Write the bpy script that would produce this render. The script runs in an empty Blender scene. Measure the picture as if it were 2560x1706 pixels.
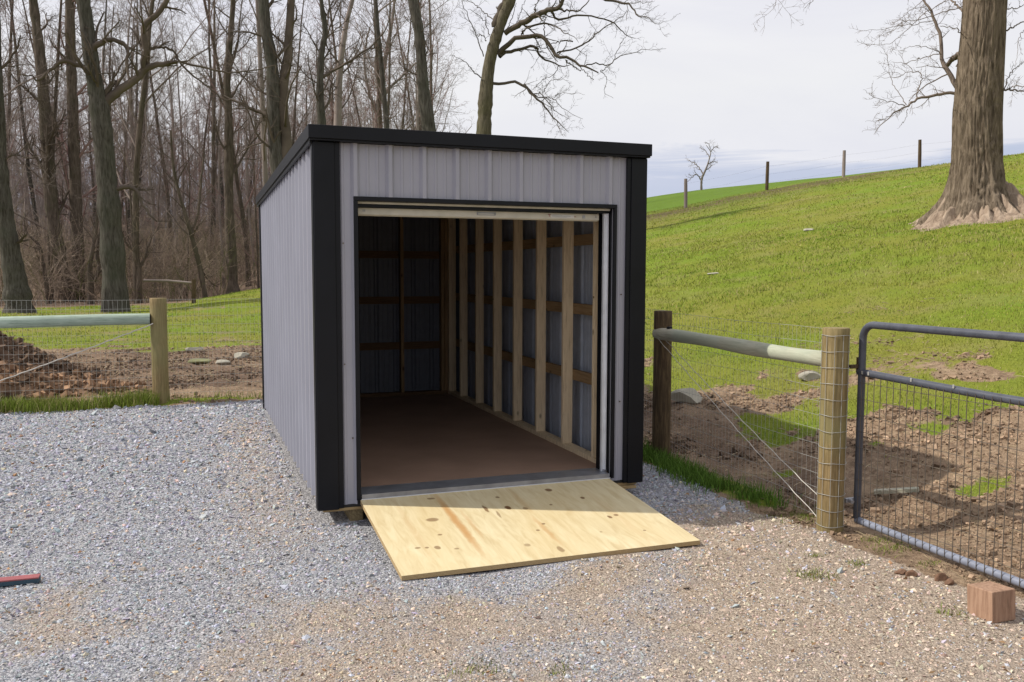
import bpy, math, random
import numpy as np
from mathutils import Vector
rng = np.random.default_rng(7)
random.seed(7)
sc = bpy.context.scene
COL = sc.collection

# ------------------------------------------------------------------ camera numbers (solved from the shed's corners)
F_PX, YAW, PITCH, ROLL = 2179.37, .3523, -.0798, .0027
CAM = np.array([-.7501, -5.7759, 1.5688])
_fw = np.array([math.sin(YAW)*math.cos(PITCH), math.cos(YAW)*math.cos(PITCH), math.sin(PITCH)])
_r = np.array([math.cos(YAW), -math.sin(YAW), 0.]); _u = np.cross(_r, _fw)
RT = _r*math.cos(ROLL)+_u*math.sin(ROLL); UP = -_r*math.sin(ROLL)+_u*math.cos(ROLL)
DS = .91914
def at(px, py, d):
    """point at real distance d (m, horizontal) whose bearing is that of a measured pixel"""
    v = _fw+RT*(px/DS-1280)/F_PX+UP*(853-py/DS)/F_PX
    return CAM+v*(d/math.hypot(v[0], v[1]))
def onz(px, py, z):
    v = _fw+RT*(px/DS-1280)/F_PX+UP*(853-py/DS)/F_PX
    return CAM+v*((z-CAM[2])/v[2])

# ------------------------------------------------------------------ noise
def _hash(ix, iy, s):
    h = (ix.astype(np.int64)*374761393+iy.astype(np.int64)*668265263+s*1274126177) & 0xffffffff
    h = ((h ^ (h >> 13))*1274126177) & 0xffffffff
    return ((h ^ (h >> 16)) & 0xffff)/65535.
def vnoise(x, y, s=0):
    x = np.asarray(x, float); y = np.asarray(y, float)
    ix = np.floor(x); iy = np.floor(y); fx = x-ix; fy = y-iy
    fx = fx*fx*(3-2*fx); fy = fy*fy*(3-2*fy); ix = ix.astype(int); iy = iy.astype(int)
    a = _hash(ix, iy, s); b = _hash(ix+1, iy, s); c = _hash(ix, iy+1, s); d = _hash(ix+1, iy+1, s)
    return (a+(b-a)*fx)*(1-fy)+(c+(d-c)*fx)*fy
def fbm(x, y, s=0, o=4):
    t = 0; a = .5; n = 0
    for i in range(o):
        t = t+a*vnoise(x*2**i, y*2**i, s+i*17); n += a; a *= .55
    return t/n
def sst(a, b, x):
    t = np.clip((x-a)/(b-a), 0, 1); return t*t*(3-2*t)

# ------------------------------------------------------------------ terrain
def hill(x, y):
    u = x-(3.75-.10*np.clip(y-5, 0, 60))
    z = .232*(np.logaddexp(0, u*3.)/3.)
    cap = 4.3+.085*x+.03*np.clip(y-28, 0, 25); k = 1.5
    return -np.logaddexp(-z*k, -cap*k)/k
PILE = at(28, 860, 13.6)
def H0(x, y):
    x = np.asarray(x, float); y = np.asarray(y, float)
    z = -.115+.075*sst(0, 5, y)
    h = hill(x, y)
    z = z+h
    z = z+(.085*np.clip(y-46, 0, 90)*(1-sst(10, 26, x)))            # the wood climbs gently
    z = z+.5*np.exp(-((x-1.6)**2/7+(y-33)**2/60))                  # small bank
    return z
def zones(x, y):
    n1 = fbm(x*.9, y*.9, 3)-.5; n2 = fbm(x*3.1, y*3.1, 9)-.5
    # gravel pad
    edge_r = np.where(y > -1.1, 3.02, 3.02+np.clip(-(y+1.1), 0, 3)*.14)
    g = sst(.06, -.12, x-edge_r+n2*.35)*sst(.07, -.1, y-5.35+n2*.35)
    # grass
    left = (1-.5*sst(.52, .62, fbm(x*.5, y*.5, 23)))*sst(12.0, 14.5, y+n1*5)*sst(37.5, 34.5, y+n1*3-np.clip(x, 0, 8)*1.2)
    dirt_edge = np.clip(5.7-.40*y, 4.3, 7.2)-5.5*sst(9, 15, y)
    right = sst(-.45, .5, (x-dirt_edge)/1.6+n1*3.4+n2*1.8)
    rmix = sst(2.6, 3.4, x-(-.08)*np.clip(y-5, 0, 60))
    wr = sst(2.0, 3.6, x+np.clip(y-8, 0, 60)*.12)
    w = left*(1-wr)+right*wr
    bare = sst(.58, .74, fbm(x*.6+5, y*.6, 21)+n2*.12)*.45*wr*sst(14, 7, x)
    w = w*(1-bare)
    strip_l = sst(.34, .0, np.abs(y-5.6+n2*.1))*sst(.3, -.3, x-.1)
    strip_r = sst(.22, .02, np.abs(x-3.13+n2*.2))*sst(-1.0, -.3, y)*sst(6, 5, y)
    w = np.maximum(w, np.maximum(strip_l*.9, strip_r))
    w = w*(1-g)
    lit = sst(35.0, 39.0, y+n1*4-np.clip(x, 0, 8)*1.2)*(1-sst(9, 15, x-.0*y))
    w = w*(1-lit)
    return g, w, lit
def H(x, y):
    x = np.asarray(x, float); y = np.asarray(y, float)
    z = H0(x, y)
    g, w, lit = zones(x, y)
    soil = np.clip(1-g-w-lit, 0, 1)
    near = sst(26, 14, np.hypot(x, y))
    gt = 1-.85*sst(.8, .3, np.abs(x-3.35))*sst(-.6, -1.2, y)
    z = z+soil*near*gt*((fbm(x*2.6, y*2.6, 31)-.5)*.15+(fbm(x*9, y*9, 41, 3)-.5)*.055)
    z = z-.012*sst(.9, .3, np.abs(x-3.45))*sst(-.9, -1.3, y)*sst(-5.4, -4.6, y)
    z = z+w*((fbm(x*1.1, y*1.1, 51)-.5)*.14)*near+g*((fbm(x*1.3, y*1.3, 61)-.5)*.045)
    z = z+(1-near)*(fbm(x*.25, y*.25, 71)-.5)*.3
    # shallow ditch just beyond the right fence
    z = z-.07*np.exp(-((x-3.75)/.35)**2)*sst(-2.2, -1, y)*sst(9, 5, y)
    return z

# ------------------------------------------------------------------ mesh building
class MB:
    def __init__(s): s.V = []; s.F3 = []; s.F4 = []; s.C = []; s.n = 0
    def add(s, V, F, col=None):
        V = np.asarray(V, float).reshape(-1, 3); F = np.asarray(F, int)
        if len(V) == 0: return
        (s.F3 if F.shape[1] == 3 else s.F4).append(F+s.n)
        s.V.append(V); s.n += len(V)
        if col is None: col = np.ones((len(V), 3))
        s.C.append(np.broadcast_to(np.asarray(col, float), (len(V), 3)))
    def build(s, name, mat, parent=None, smooth=True, loc=None):
        V = np.concatenate(s.V); C = np.concatenate(s.C)
        if loc is not None: V = V-np.asarray(loc)
        f3 = np.concatenate(s.F3) if s.F3 else np.zeros((0, 3), int)
        f4 = np.concatenate(s.F4) if s.F4 else np.zeros((0, 4), int)
        me = bpy.data.meshes.new(name)
        me.vertices.add(len(V)); me.vertices.foreach_set('co', V.astype(np.float32).ravel())
        loops = np.concatenate([f3.ravel(), f4.ravel()])
        me.loops.add(len(loops)); me.loops.foreach_set('vertex_index', loops.astype(np.int32))
        nf = len(f3)+len(f4)
        me.polygons.add(nf)
        st = np.concatenate([np.arange(len(f3))*3, len(f3)*3+np.arange(len(f4))*4])
        tot = np.concatenate([np.full(len(f3), 3), np.full(len(f4), 4)])
        me.polygons.foreach_set('loop_start', st.astype(np.int32))
        me.polygons.foreach_set('loop_total', tot.astype(np.int32))
        me.polygons.foreach_set('use_smooth', np.full(nf, smooth, bool))
        me.update(calc_edges=True)
        a = me.color_attributes.new('col', 'FLOAT_COLOR', 'POINT')
        a.data.foreach_set('color', np.concatenate([C, np.ones((len(C), 1))], 1).astype(np.float32).ravel())
        me.materials.append(mat)
        o = bpy.data.objects.new(name, me); COL.objects.link(o)
        if loc is not None: o.location = loc
        if parent is not None:
            wp = Vector((0, 0, 0)); q = parent
            while q is not None: wp += q.location; q = q.parent
            o.parent = parent
            o.location = Vector(o.location)-wp if not (loc is None) else -wp
        return o
    # --- shapes
    def box(s, x0, x1, y0, y1, z0, z1, b=.0, col=None, M=None):
        if b <= 0:
            V = np.array([(x, y, z) for x in (x0, x1) for y in (y0, y1) for z in (z0, z1)], float)
            F = [(0, 1, 3, 2), (4, 6, 7, 5), (0, 4, 5, 1), (2, 3, 7, 6), (0, 2, 6, 4), (1, 5, 7, 3)]
            if M is not None: V = V@M[0].T+M[1]
            V2 = V[np.array(F)].reshape(-1, 3)
            s.add(V2, np.arange(24).reshape(6, 4), col)
        else:
            bm_box(s, x0, x1, y0, y1, z0, z1, b, col, M)
    def tubes(s, P, R, n, col=None, caps=False):
        """P (B,k,3), R (B,k)"""
        P = np.asarray(P, float); R = np.asarray(R, float)
        if len(P) == 0: return
        B, k, _ = P.shape
        T = np.gradient(P, axis=1); T /= np.linalg.norm(T, axis=2, keepdims=True)+1e-9
        mt = P[:, -1]-P[:, 0]; mt /= np.linalg.norm(mt, axis=1, keepdims=True)+1e-9
        ref = np.where(np.abs(mt[:, 2:3]) < .8, np.array([[0, 0, 1.]]), np.array([[1., .13, 0]]))
        A = np.cross(T, ref[:, None, :]); A /= np.linalg.norm(A, axis=2, keepdims=True)+1e-9
        Bn = np.cross(T, A)
        th = np.arange(n)*2*math.pi/n
        V = P[:, :, None, :]+R[:, :, None, None]*(A[:, :, None, :]*np.cos(th)[None, None, :, None]+Bn[:, :, None, :]*np.sin(th)[None, None, :, None])
        V = V.reshape(-1, 3)
        i = np.arange(n); j = (i+1) % n
        f = np.stack([np.stack([a*n+i, a*n+j, (a+1)*n+j, (a+1)*n+i], 1) for a in range(k-1)]).reshape(-1, 4)
        F = (f[None]+(np.arange(B)*k*n)[:, None, None]).reshape(-1, 4)
        c = None
        if col is not None:
            col = np.asarray(col, float)
            c = np.repeat(col, k*n, axis=0) if col.ndim == 2 and len(col) == B else col
        s.add(V, F, c)
        if caps:
            for e in (0, k-1):
                for b in range(B):
                    ring = V[b*k*n+e*n:b*k*n+e*n+n]
                    cc = ring.mean(0)
                    VV = np.concatenate([ring, [cc]])
                    FF = [(a, (a+1) % n, n) for a in range(n)]
                    s.add(VV, FF, None if c is None else c[:1] if c.ndim == 2 else c)
    def tube(s, pts, r, n=8, col=None, caps=True):
        P = np.asarray(pts, float); k = len(P); r = np.broadcast_to(np.asarray(r, float), (k,))
        T = np.gradient(P, axis=0); T /= np.linalg.norm(T, axis=1, keepdims=True)+1e-9
        a = np.cross(T[0], [0, 0, 1.] if abs(T[0][2]) < .8 else [1., 0, 0]); V = []
        th = np.arange(n)*2*math.pi/n
        for i in range(k):                       # parallel transport, so bends do not twist
            a = a-T[i]*(a@T[i]); a /= np.linalg.norm(a); b = np.cross(T[i], a)
            V.append(P[i]+r[i]*(np.cos(th)[:, None]*a+np.sin(th)[:, None]*b))
        V = np.concatenate(V); i = np.arange(n); j = (i+1) % n
        F = np.concatenate([np.stack([q*n+i, q*n+j, (q+1)*n+j, (q+1)*n+i], 1) for q in range(k-1)])
        s.add(V, F, col)
        if caps:
            for e in (0, k-1):
                ring = V[e*n:e*n+n]; s.add(np.concatenate([ring, [ring.mean(0)]]), [(q, (q+1) % n, n) for q in range(n)], col)

def bm_box(mb, x0, x1, y0, y1, z0, z1, b, col, M):
    import bmesh
    bm = bmesh.new(); bmesh.ops.create_cube(bm, size=1)
    for v in bm.verts: v.co = ((x0+x1)/2+v.co.x*(x1-x0), (y0+y1)/2+v.co.y*(y1-y0), (z0+z1)/2+v.co.z*(z1-z0))
    bmesh.ops.bevel(bm, geom=bm.edges[:], offset=b, segments=2, affect='EDGES', profile=.5)
    bmesh.ops.triangulate(bm, faces=bm.faces[:])
    V = np.array([v.co[:] for v in bm.verts]); 
    if M is not None: V = V@M[0].T+M[1]
    bm.verts.index_update()
    F = np.array([[v.index for v in f.verts] for f in bm.faces])
    mb.add(V[F].reshape(-1, 3), np.arange(len(F)*3).reshape(-1, 3), col); bm.free()

def tag(o, label=None, cat=None, group=None, kind=None):
    if label: o['label'] = label
    if cat: o['category'] = cat
    if group: o['group'] = group
    if kind: o['kind'] = kind
    return o
def empty(name, loc, label=None, cat=None, group=None):
    o = bpy.data.objects.new(name, None); COL.objects.link(o); o.location = tuple(loc); o.empty_display_size = .2
    return tag(o, label, cat, group)
def boxpart(name, mat, parent, *a, b=.0, label=None):
    m = MB(); m.box(*a, b=b); o = m.build(name, mat, parent, smooth=False)
    if label: o['label'] = label
    return o

# ------------------------------------------------------------------ materials
def newmat(name):
    m = bpy.data.materials.new(name); m.use_nodes = True
    nt = m.node_tree; nt.nodes.clear()
    out = nt.nodes.new('ShaderNodeOutputMaterial'); p = nt.nodes.new('ShaderNodeBsdfPrincipled')
    nt.links.new(p.outputs[0], out.inputs[0])
    return m, nt, p
class NT:
    def __init__(s, nt): s.nt = nt; s.L = nt.links.new
    def n(s, t, **kw):
        x = s.nt.nodes.new(t)
        for k, v in kw.items():
            if k in x.inputs.keys() if isinstance(k, str) else False: pass
            setattr(x, k, v)
        return x
    def coord(s, scale=(1, 1, 1), kind='Object'):
        tc = s.n('ShaderNodeTexCoord'); mp = s.n('ShaderNodeMapping'); mp.inputs['Scale'].default_value = scale
        s.L(tc.outputs[kind], mp.inputs[0]); return mp.outputs[0]
    def noise(s, vec, scale, detail=4, rough=.55, dist=0):
        x = s.n('ShaderNodeTexNoise'); x.inputs['Scale'].default_value = scale; x.inputs['Detail'].default_value = detail
        x.inputs['Roughness'].default_value = rough; x.inputs['Distortion'].default_value = dist
        s.L(vec, x.inputs['Vector']); return x.outputs['Fac']
    def ramp(s, fac, stops, interp='LINEAR'):
        x = s.n('ShaderNodeValToRGB'); r = x.color_ramp; r.interpolation = interp
        while len(r.elements) < len(stops): r.elements.new(.5)
        for e, (p, c) in zip(r.elements, stops):
            e.position = p; e.color = (c, c, c, 1) if isinstance(c, (int, float)) else (*c, 1)
        s.L(fac, x.inputs[0]); return x.outputs[0]
    def mix(s, f, a, b, mode='MIX'):
        x = s.n('ShaderNodeMix', data_type='RGBA', blend_type=mode)
        for sock, v in ((x.inputs[0], f), (x.inputs[6], a), (x.inputs[7], b)):
            if isinstance(v, (int, float)): sock.default_value = v
            elif isinstance(v, tuple): sock.default_value = (*v, 1)
            else: s.L(v, sock)
        return x.outputs[2]
    def math(s, op, a, b=None, c=None, clamp=False):
        x = s.n('ShaderNodeMath', operation=op, use_clamp=clamp)
        for sock, v in zip(x.inputs, (a, b, c)):
            if v is None: continue
            if isinstance(v, (int, float)): sock.default_value = v
            else: s.L(v, sock)
        return x.outputs[0]
    def bump(s, p, h, strength, dist):
        x = s.n('ShaderNodeBump'); x.inputs['Strength'].default_value = strength; x.inputs['Distance'].default_value = dist
        s.L(h, x.inputs['Height']); s.L(x.outputs[0], p.inputs['Normal'])
    def attr(s, name='col'):
        x = s.n('ShaderNodeAttribute'); x.attribute_name = name; return x
def M_vcol(name, rough=.9, nscale=6, amp=.35, spec=.2, trans=0):
    m, nt, p = newmat(name); t = NT(nt); c = t.attr().outputs[0]
    v = t.coord(); f = t.noise(v, nscale, 3)
    k = t.ramp(f, [(.25, 1-amp), (.75, 1+amp)])
    t.L(t.mix(1., c, k, 'MULTIPLY'), p.inputs['Base Color'])
    p.inputs['Roughness'].default_value = rough; p.inputs['Specular IOR Level'].default_value = spec
    return m
def M_simple(name, col, rough=.6, metal=0, spec=.5, n=(12, .12), bump=None, sc3=(1, 1, 1)):
    m, nt, p = newmat(name); t = NT(nt); v = t.coord(sc3)
    f = t.noise(v, n[0], 4); k = t.ramp(f, [(.25, 1-n[1]), (.75, 1+n[1])])
    t.L(t.mix(1., tuple(col), k, 'MULTIPLY'), p.inputs['Base Color'])
    p.inputs['Roughness'].default_value = rough; p.inputs['Metallic'].default_value = metal
    p.inputs['Specular IOR Level'].default_value = spec
    if bump: t.bump(p, f, bump, .01)
    return m
def M_wood(name, a, b, axis=2, rough=.75, scale=9, knots=True, green=None, blotch=.5):
    m, nt, p = newmat(name); t = NT(nt)
    sx = [1, 1, 1]; sx[axis] = .07
    v = t.coord(tuple(sx)); f = t.noise(v, scale*7, 6, .7, .5)
    f2 = t.noise(t.coord(), 2.3, 3)
    c = t.ramp(f, [(.34, tuple(x*.7 for x in b)), (.46, b), (.6, a)])
    c = t.mix(t.ramp(f2, [(.35, 0), (.75, blotch)]), c, tuple(x*.62 for x in b))
    if green: c = t.mix(t.ramp(t.noise(t.coord(), 1.5, 3), [(.4, 0.), (.65, .7)]), c, green)
    if knots:
        s2 = [1, 1, 1]; s2[axis] = .55
        w = t.n('ShaderNodeTexVoronoi'); w.inputs['Scale'].default_value = 6; t.L(t.coord(tuple(s2)), w.inputs['Vector'])
        c = t.mix(t.ramp(w.outputs['Distance'], [(.05, .85), (.11, 0)]), c, tuple(x*.28 for x in b))
    t.L(c, p.inputs['Base Color']); p.inputs['Roughness'].default_value = rough; p.inputs['Specular IOR Level'].default_value = .25
    t.bump(p, f, .35, .004)
    return m
def M_bark(name, dark, light, scale=1., moss=None):
    m, nt, p = newmat(name); t = NT(nt)
    f = t.noise(t.coord((1, 1, .16)), 14*scale, 5, .65, .6)
    g = t.noise(t.coord(), 1.1, 3)
    c = t.ramp(f, [(.32, dark), (.66, light)])
    if moss: c = t.mix(t.ramp(g, [(.45, 0.), (.7, .55)]), c, moss)
    t.L(c, p.inputs['Base Color']); p.inputs['Roughness'].default_value = .95; p.inputs['Specular IOR Level'].default_value = .1
    t.bump(p, f, .9, .05/scale)
    return m

# siding, trim, door
mat_grey = M_simple('siding_grey', (.315, .32, .372), .36, 0, .5, (1.6, .07))
mat_black = M_simple('black_trim', (.006, .007, .010), .42, 0, .22, (3, .3))
mat_beige = M_simple('beige_metal', (.56, .54, .46), .45)
mat_galv = M_simple('galvanised', (.30, .31, .34), .42, .6, .5, (9, .25))
mat_white_metal = M_simple('white_metal', (.72, .75, .80), .35, .25)
mat_dark_curtain = M_simple('curtain', (.03, .03, .03), .7)
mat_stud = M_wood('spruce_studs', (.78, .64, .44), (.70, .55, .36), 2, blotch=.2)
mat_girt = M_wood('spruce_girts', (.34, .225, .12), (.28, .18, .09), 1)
mat_girt_shade = M_wood('spruce_girts_shaded', (.17, .10, .05), (.13, .075, .035), 0)  # same spruce, darkened to paint in the shade deep inside
mat_stud_shade = M_wood('spruce_studs_shaded', (.36, .24, .12), (.28, .18, .09), 2)  # shaded copy of the stud wood, for the dim back wall
mat_skid = M_wood('treated_skid', (.30, .24, .13), (.20, .15, .08), 1)
mat_sub = M_wood('subfloor_edge', (.45, .33, .17), (.33, .23, .11), 0)
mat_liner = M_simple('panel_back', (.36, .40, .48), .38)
mat_liner_shade = M_simple('panel_back_shaded', (.10, .11, .135), .5)  # same panel backs as the sides, with the dim interior painted in
mat_floor = M_simple('floor_panel', (.30, .195, .14), .7, 0, .3, (2.2, .16))
mat_post_l = M_wood('post_tan_weathered', (.34, .25, .125), (.22, .155, .07), 2, knots=True, green=(.23, .215, .095))
mat_post_d = M_wood('post_dark_weathered', (.15, .105, .055), (.075, .05, .028), 2)
mat_rail_g = M_wood('rail_green_treated', (.42, .50, .42), (.33, .41, .33), 0, knots=False)
mat_rail_b = M_wood('rail_greygreen', (.36, .39, .33), (.27, .28, .23), 1, knots=False)
mat_rail_c = M_wood('rail_peeled', (.48, .45, .36), (.34, .32, .24), 1, blotch=.25, green=(.36, .40, .31))
mat_end = M_simple('cut_end', (.05, .035, .025), .9)
mat_wire = M_simple('wire_galv', (.42, .42, .40), .5, .4)
mat_wire_d = M_simple('wire_dull', (.13, .11, .09), .6, .4)
mat_gate = M_simple('gate_paint', (.062, .068, .088), .42, 0, .5, (14, .3))
mat_rope = M_simple('brace_cable', (.55, .52, .47), .7)
mat_block = M_wood('block_wood', (.40, .255, .175), (.32, .195, .13), 2, knots=False)
mat_red = M_simple('red_paint', (.30, .085, .09), .45)
mat_blue = M_simple('blue_paint', (.025, .06, .09), .45)
mat_rock = M_simple('pale_rock', (.36, .34, .28), .9, 0, .2, (5, .3), .5)
mat_stone = M_vcol('gravel_stones', .85, 40, .15, .3)
mat_clod = M_vcol('soil_clods', .95, 14, .3, .1)
mat_blade = M_vcol('grass_blades', .7, 3, .2, .2)
mat_twigs = M_vcol('brush_twigs', .95, 2, .2, .1)
mat_bark_a = M_bark('bark_grey', (.04, .034, .028), (.125, .115, .10), 1, (.065, .07, .05))
mat_bark_b = M_bark('bark_brown', (.06, .048, .038), (.17, .135, .11), 1, (.07, .07, .04))
mat_bark_haze = M_simple('bark_haze', (.25, .21, .19), .95, 0, .1, (.6, .35))  # lightened bark: distance haze is put into the colour
mat_twig_a = M_simple('twig_brown', (.20, .162, .14), .95, 0, .1, (.6, .3))
mat_twig_red = M_simple('twig_reddish', (.25, .165, .15), .95, 0, .1, (.6, .3))
mat_limb = M_simple('limb_brown', (.115, .092, .075), .95, 0, .1, (1.2, .35))
mat_oak = M_bark('oak_bark', (.07, .052, .036), (.24, .19, .14), 1.1)
mat_root = M_bark('root_bark', (.20, .145, .105), (.42, .33, .25), .5)

# ground
def ground_material():
    m, nt, p = newmat('ground_soil_grass_gravel'); t = NT(nt)
    z = t.attr('col'); sep = t.n('ShaderNodeSeparateColor'); t.L(z.outputs[0], sep.inputs[0])
    v = t.coord()
    big = t.noise(v, .35, 4); mid = t.noise(v, 2.2, 5, .6); fine = t.noise(v, 17, 6, .7); vf = t.noise(v, 70, 4, .7)
    # soil
    soil = t.ramp(fine, [(.28, (.08, .052, .034)), (.48, (.22, .15, .10)), (.7, (.42, .31, .215))])
    dmp_shade = t.attr('damp_shade').outputs['Fac']
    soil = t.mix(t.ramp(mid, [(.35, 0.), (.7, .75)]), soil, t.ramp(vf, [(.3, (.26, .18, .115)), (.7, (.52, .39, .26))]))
    soil = t.mix(t.math('MULTIPLY', dmp_shade, .8), soil, t.ramp(fine, [(.3, (.05, .034, .026)), (.7, (.19, .125, .092))]))
    # grass
    vb = t.coord((1, 1, 1)); gs = t.noise(v, 38, 5, .75)
    gr = t.ramp(gs, [(.3, (.14, .15, .022)), (.5, (.205, .215, .034)), (.72, (.27, .265, .055))])
    gr2 = t.ramp(gs, [(.3, (.12, .17, .015)), (.55, (.17, .24, .022)), (.75, (.22, .28, .035))])
    g = t.mix(t.ramp(big, [(.4, 0.), (.62, 1.)]), gr, gr2)
    g = t.mix(t.ramp(t.noise(v, 1.1, 4), [(.5, 0.), (.75, .55)]), g, (.27, .23, .10))
    # far bright field beyond the hill fence and its dead-grass strip, by world position
    sp = t.n('ShaderNodeSeparateXYZ'); t.L(v, sp.inputs[0])
    ln = t.math('ADD', t.math('MULTIPLY', sp.outputs[0], .10), sp.outputs[1])            # y + .1x along the fence row
    wob = t.math('MULTIPLY', t.math('SUBTRACT', t.noise(v, .5, 4), .5), 5.)
    ln = t.math('ADD', ln, wob)
    onhill = t.math('GREATER_THAN', sp.outputs[0], 12.)
    fb = t.math('MULTIPLY', t.ramp(t.math('MULTIPLY', t.math('SUBTRACT', ln, 33.6), .4, clamp=True), [(0, 0.), (1, 1.)]), onhill)
    dead = t.math('MULTIPLY', t.ramp(t.math('MULTIPLY', t.math('SUBTRACT', ln, 24.), .1, clamp=True), [(.0, 0.), (.4, .3), (.7, 1.), (.93, .9), (1., 0.)]), onhill)
    g = t.mix(dead, g, t.ramp(gs, [(.3, (.06, .05, .022)), (.7, (.20, .16, .075))]))
    g = t.mix(fb, g, t.ramp(gs, [(.3, (.085, .145, .014)), (.7, (.145, .225, .03))]))
    # litter of the wood
    lit = t.ramp(t.noise(v, 3.2, 6, .7), [(.3, (.12, .08, .055)), (.5, (.25, .18, .13)), (.72, (.42, .32, .24))])
    # gravel
    vo = t.n('ShaderNodeTexVoronoi'); vo.inputs['Scale'].default_value = 95; t.L(v, vo.inputs['Vector'])
    se = t.n('ShaderNodeSeparateColor'); t.L(vo.outputs['Color'], se.inputs[0])
    gb = t.ramp(se.outputs[0], [(0, (.16, .165, .185)), (.5, (.35, .355, .385)), (1, (.58, .58, .60))])
    gt = t.ramp(se.outputs[1], [(0, (.28, .215, .165)), (.5, (.43, .345, .27)), (1, (.54, .45, .36))])
    tw = t.attr('tan').outputs[2] if False else t.attr('tan')
    gv = t.mix(tw.outputs['Fac'], gb, gt)
    gv = t.mix(t.ramp(vo.outputs['Distance'], [(.0, 0.), (.5, 0.), (.9, .5)]), gv, (.05, .045, .04))
    nz = t.math('MULTIPLY', t.math('SUBTRACT', fine, .5), 1.1)
    def mask(ch): return t.ramp(t.math('ADD', ch, nz), [(.4, 0.), (.6, 1.)])
    c = t.mix(mask(sep.outputs[1]), soil, g)
    c = t.mix(mask(sep.outputs[2]), c, lit)
    c = t.mix(t.ramp(t.math('ADD', sep.outputs[0], t.math('MULTIPLY', nz, .7)), [(.4, 0.), (.6, 1.)]), c, gv)
    t.L(c, p.inputs['Base Color']); p.inputs['Roughness'].default_value = .95; p.inputs['Specular IOR Level'].default_value = .12
    h = t.math('ADD', t.math('ADD', fine, t.math('MULTIPLY', vf, .5)), t.math('MULTIPLY', vo.outputs['Distance'], -.3))
    t.bump(p, h, .8, .035)
    return m

def tan_zone(x, y):
    """where the gravel is tan rather than blue grey"""
    n = fbm(x*.55+3, y*.55, 81, 4)
    a = sst(-.1, .9, (n-.5)*2.6+.34-(y+1.35)*.52+np.maximum(x-.9, 0)*.22+(fbm(x*2.1, y*2.1, 85)-.5)*1.6)*.9
    patch = np.exp(-((x-2.3)**2/.9+(y+1.5)**2/.8))*.6*(n > .2)
    near_wall = .4*np.exp(-((x+.28)/.28)**2)*sst(4.6, 3.5, y)*sst(-.9, 0, y)
    return np.clip(a+patch+near_wall, 0, 1)

def damp_shade(x, y):
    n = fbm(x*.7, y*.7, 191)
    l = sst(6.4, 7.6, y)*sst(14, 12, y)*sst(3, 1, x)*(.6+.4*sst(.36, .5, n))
    r = sst(3.2, 3.5, x)*sst(5.6, 4.4, x+n*1.2)*sst(6, 4, y)*sst(-1.6, -.6, y)*sst(.38, .52, n)  # dark soil by the right fence: part damp, part shadow painted into the colour
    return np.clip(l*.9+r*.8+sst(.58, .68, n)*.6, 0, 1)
def axis(a, b, step, far, g=1.09):
    c = list(np.arange(a, b+1e-6, step)); s = step
    while c[-1] < far: s *= g; c.append(c[-1]+s)
    s = step
    while c[0] > -far: s *= g; c.insert(0, c[0]-s)
    return np.array(c)
def build_ground():
    xs = axis(-4, 9.5, .06, 420); ys = axis(-4.2, 14, .07, 420)
    X, Y = np.meshgrid(xs, ys, indexing='ij'); x = X.ravel(); y = Y.ravel()
    z = H(x, y)
    far = np.hypot(x, y); 
    g, w, lit = zones(x, y)
    w = np.where(far > 120, 1-lit, w)
    nx, ny = len(xs), len(ys)
    I = np.arange(nx*ny).reshape(nx, ny)
    F = np.stack([I[:-1, :-1], I[1:, :-1], I[1:, 1:], I[:-1, 1:]], -1).reshape(-1, 4)
    m = MB(); m.add(np.stack([x, y, z], 1), F, np.stack([g, w, lit], 1))
    o = m.build('ground', ground_material())
    a = o.data.attributes.new('tan', 'FLOAT', 'POINT'); a.data.foreach_set('value', tan_zone(x, y).astype(np.float32))
    a = o.data.attributes.new('damp_shade', 'FLOAT', 'POINT'); a.data.foreach_set('value', damp_shade(x, y).astype(np.float32))
    return tag(o, kind='structure')
build_ground()

# ------------------------------------------------------------------ loose stuff
OCT = np.array([(1, 0, 0), (-1, 0, 0), (0, 1, 0), (0, -1, 0), (0, 0, 1), (0, 0, -1)], float)
OCTF = np.array([(0, 2, 4), (2, 1, 4), (1, 3, 4), (3, 0, 4), (2, 0, 5), (1, 2, 5), (3, 1, 5), (0, 3, 5)])
CUB = np.array([(x, y, z) for x in (-1, 1) for y in (-1, 1) for z in (-1, 1)], float)*.72
CUBF = np.array([(0, 1, 3), (0, 3, 2), (4, 6, 7), (4, 7, 5), (0, 4, 5), (0, 5, 1), (2, 3, 7), (2, 7, 6), (0, 2, 6), (0, 6, 4), (1, 5, 7), (1, 7, 3)])
def rocks(mb, P, S, C, flat=.6, base=0):
    """irregular angular stones; P (n,3) S (n) C (n,3)"""
    T, TF = (OCT, OCTF) if base == 0 else (CUB, CUBF)
    n = len(P); k = len(T)
    V = np.broadcast_to(T, (n, k, 3))*(1+rng.uniform(-.38, .38, (n, k, 3)))
    V = V*np.stack([rng.uniform(.7, 1.4, n), rng.uniform(.6, 1.0, n), rng.uniform(.6, 1.1, n)*flat], 1)[:, None, :]
    q = rng.normal(size=(n, 4)); q[:, 1:3] *= .35; q /= np.linalg.norm(q, axis=1, keepdims=True)
    w, x, y, z = q.T
    R = np.stack([1-2*(y*y+z*z), 2*(x*y-z*w), 2*(x*z+y*w), 2*(x*y+z*w), 1-2*(x*x+z*z), 2*(y*z-x*w), 2*(x*z-y*w), 2*(y*z+x*w), 1-2*(x*x+y*y)], 1).reshape(n, 3, 3)
    V = np.einsum('nij,nkj->nki', R, V)*S[:, None, None]+P[:, None, :]
    F = (TF[None]+(np.arange(n)*k)[:, None, None]).reshape(-1, 3)
    mb.add(V.reshape(-1, 3), F, np.repeat(C, k, axis=0))
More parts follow.
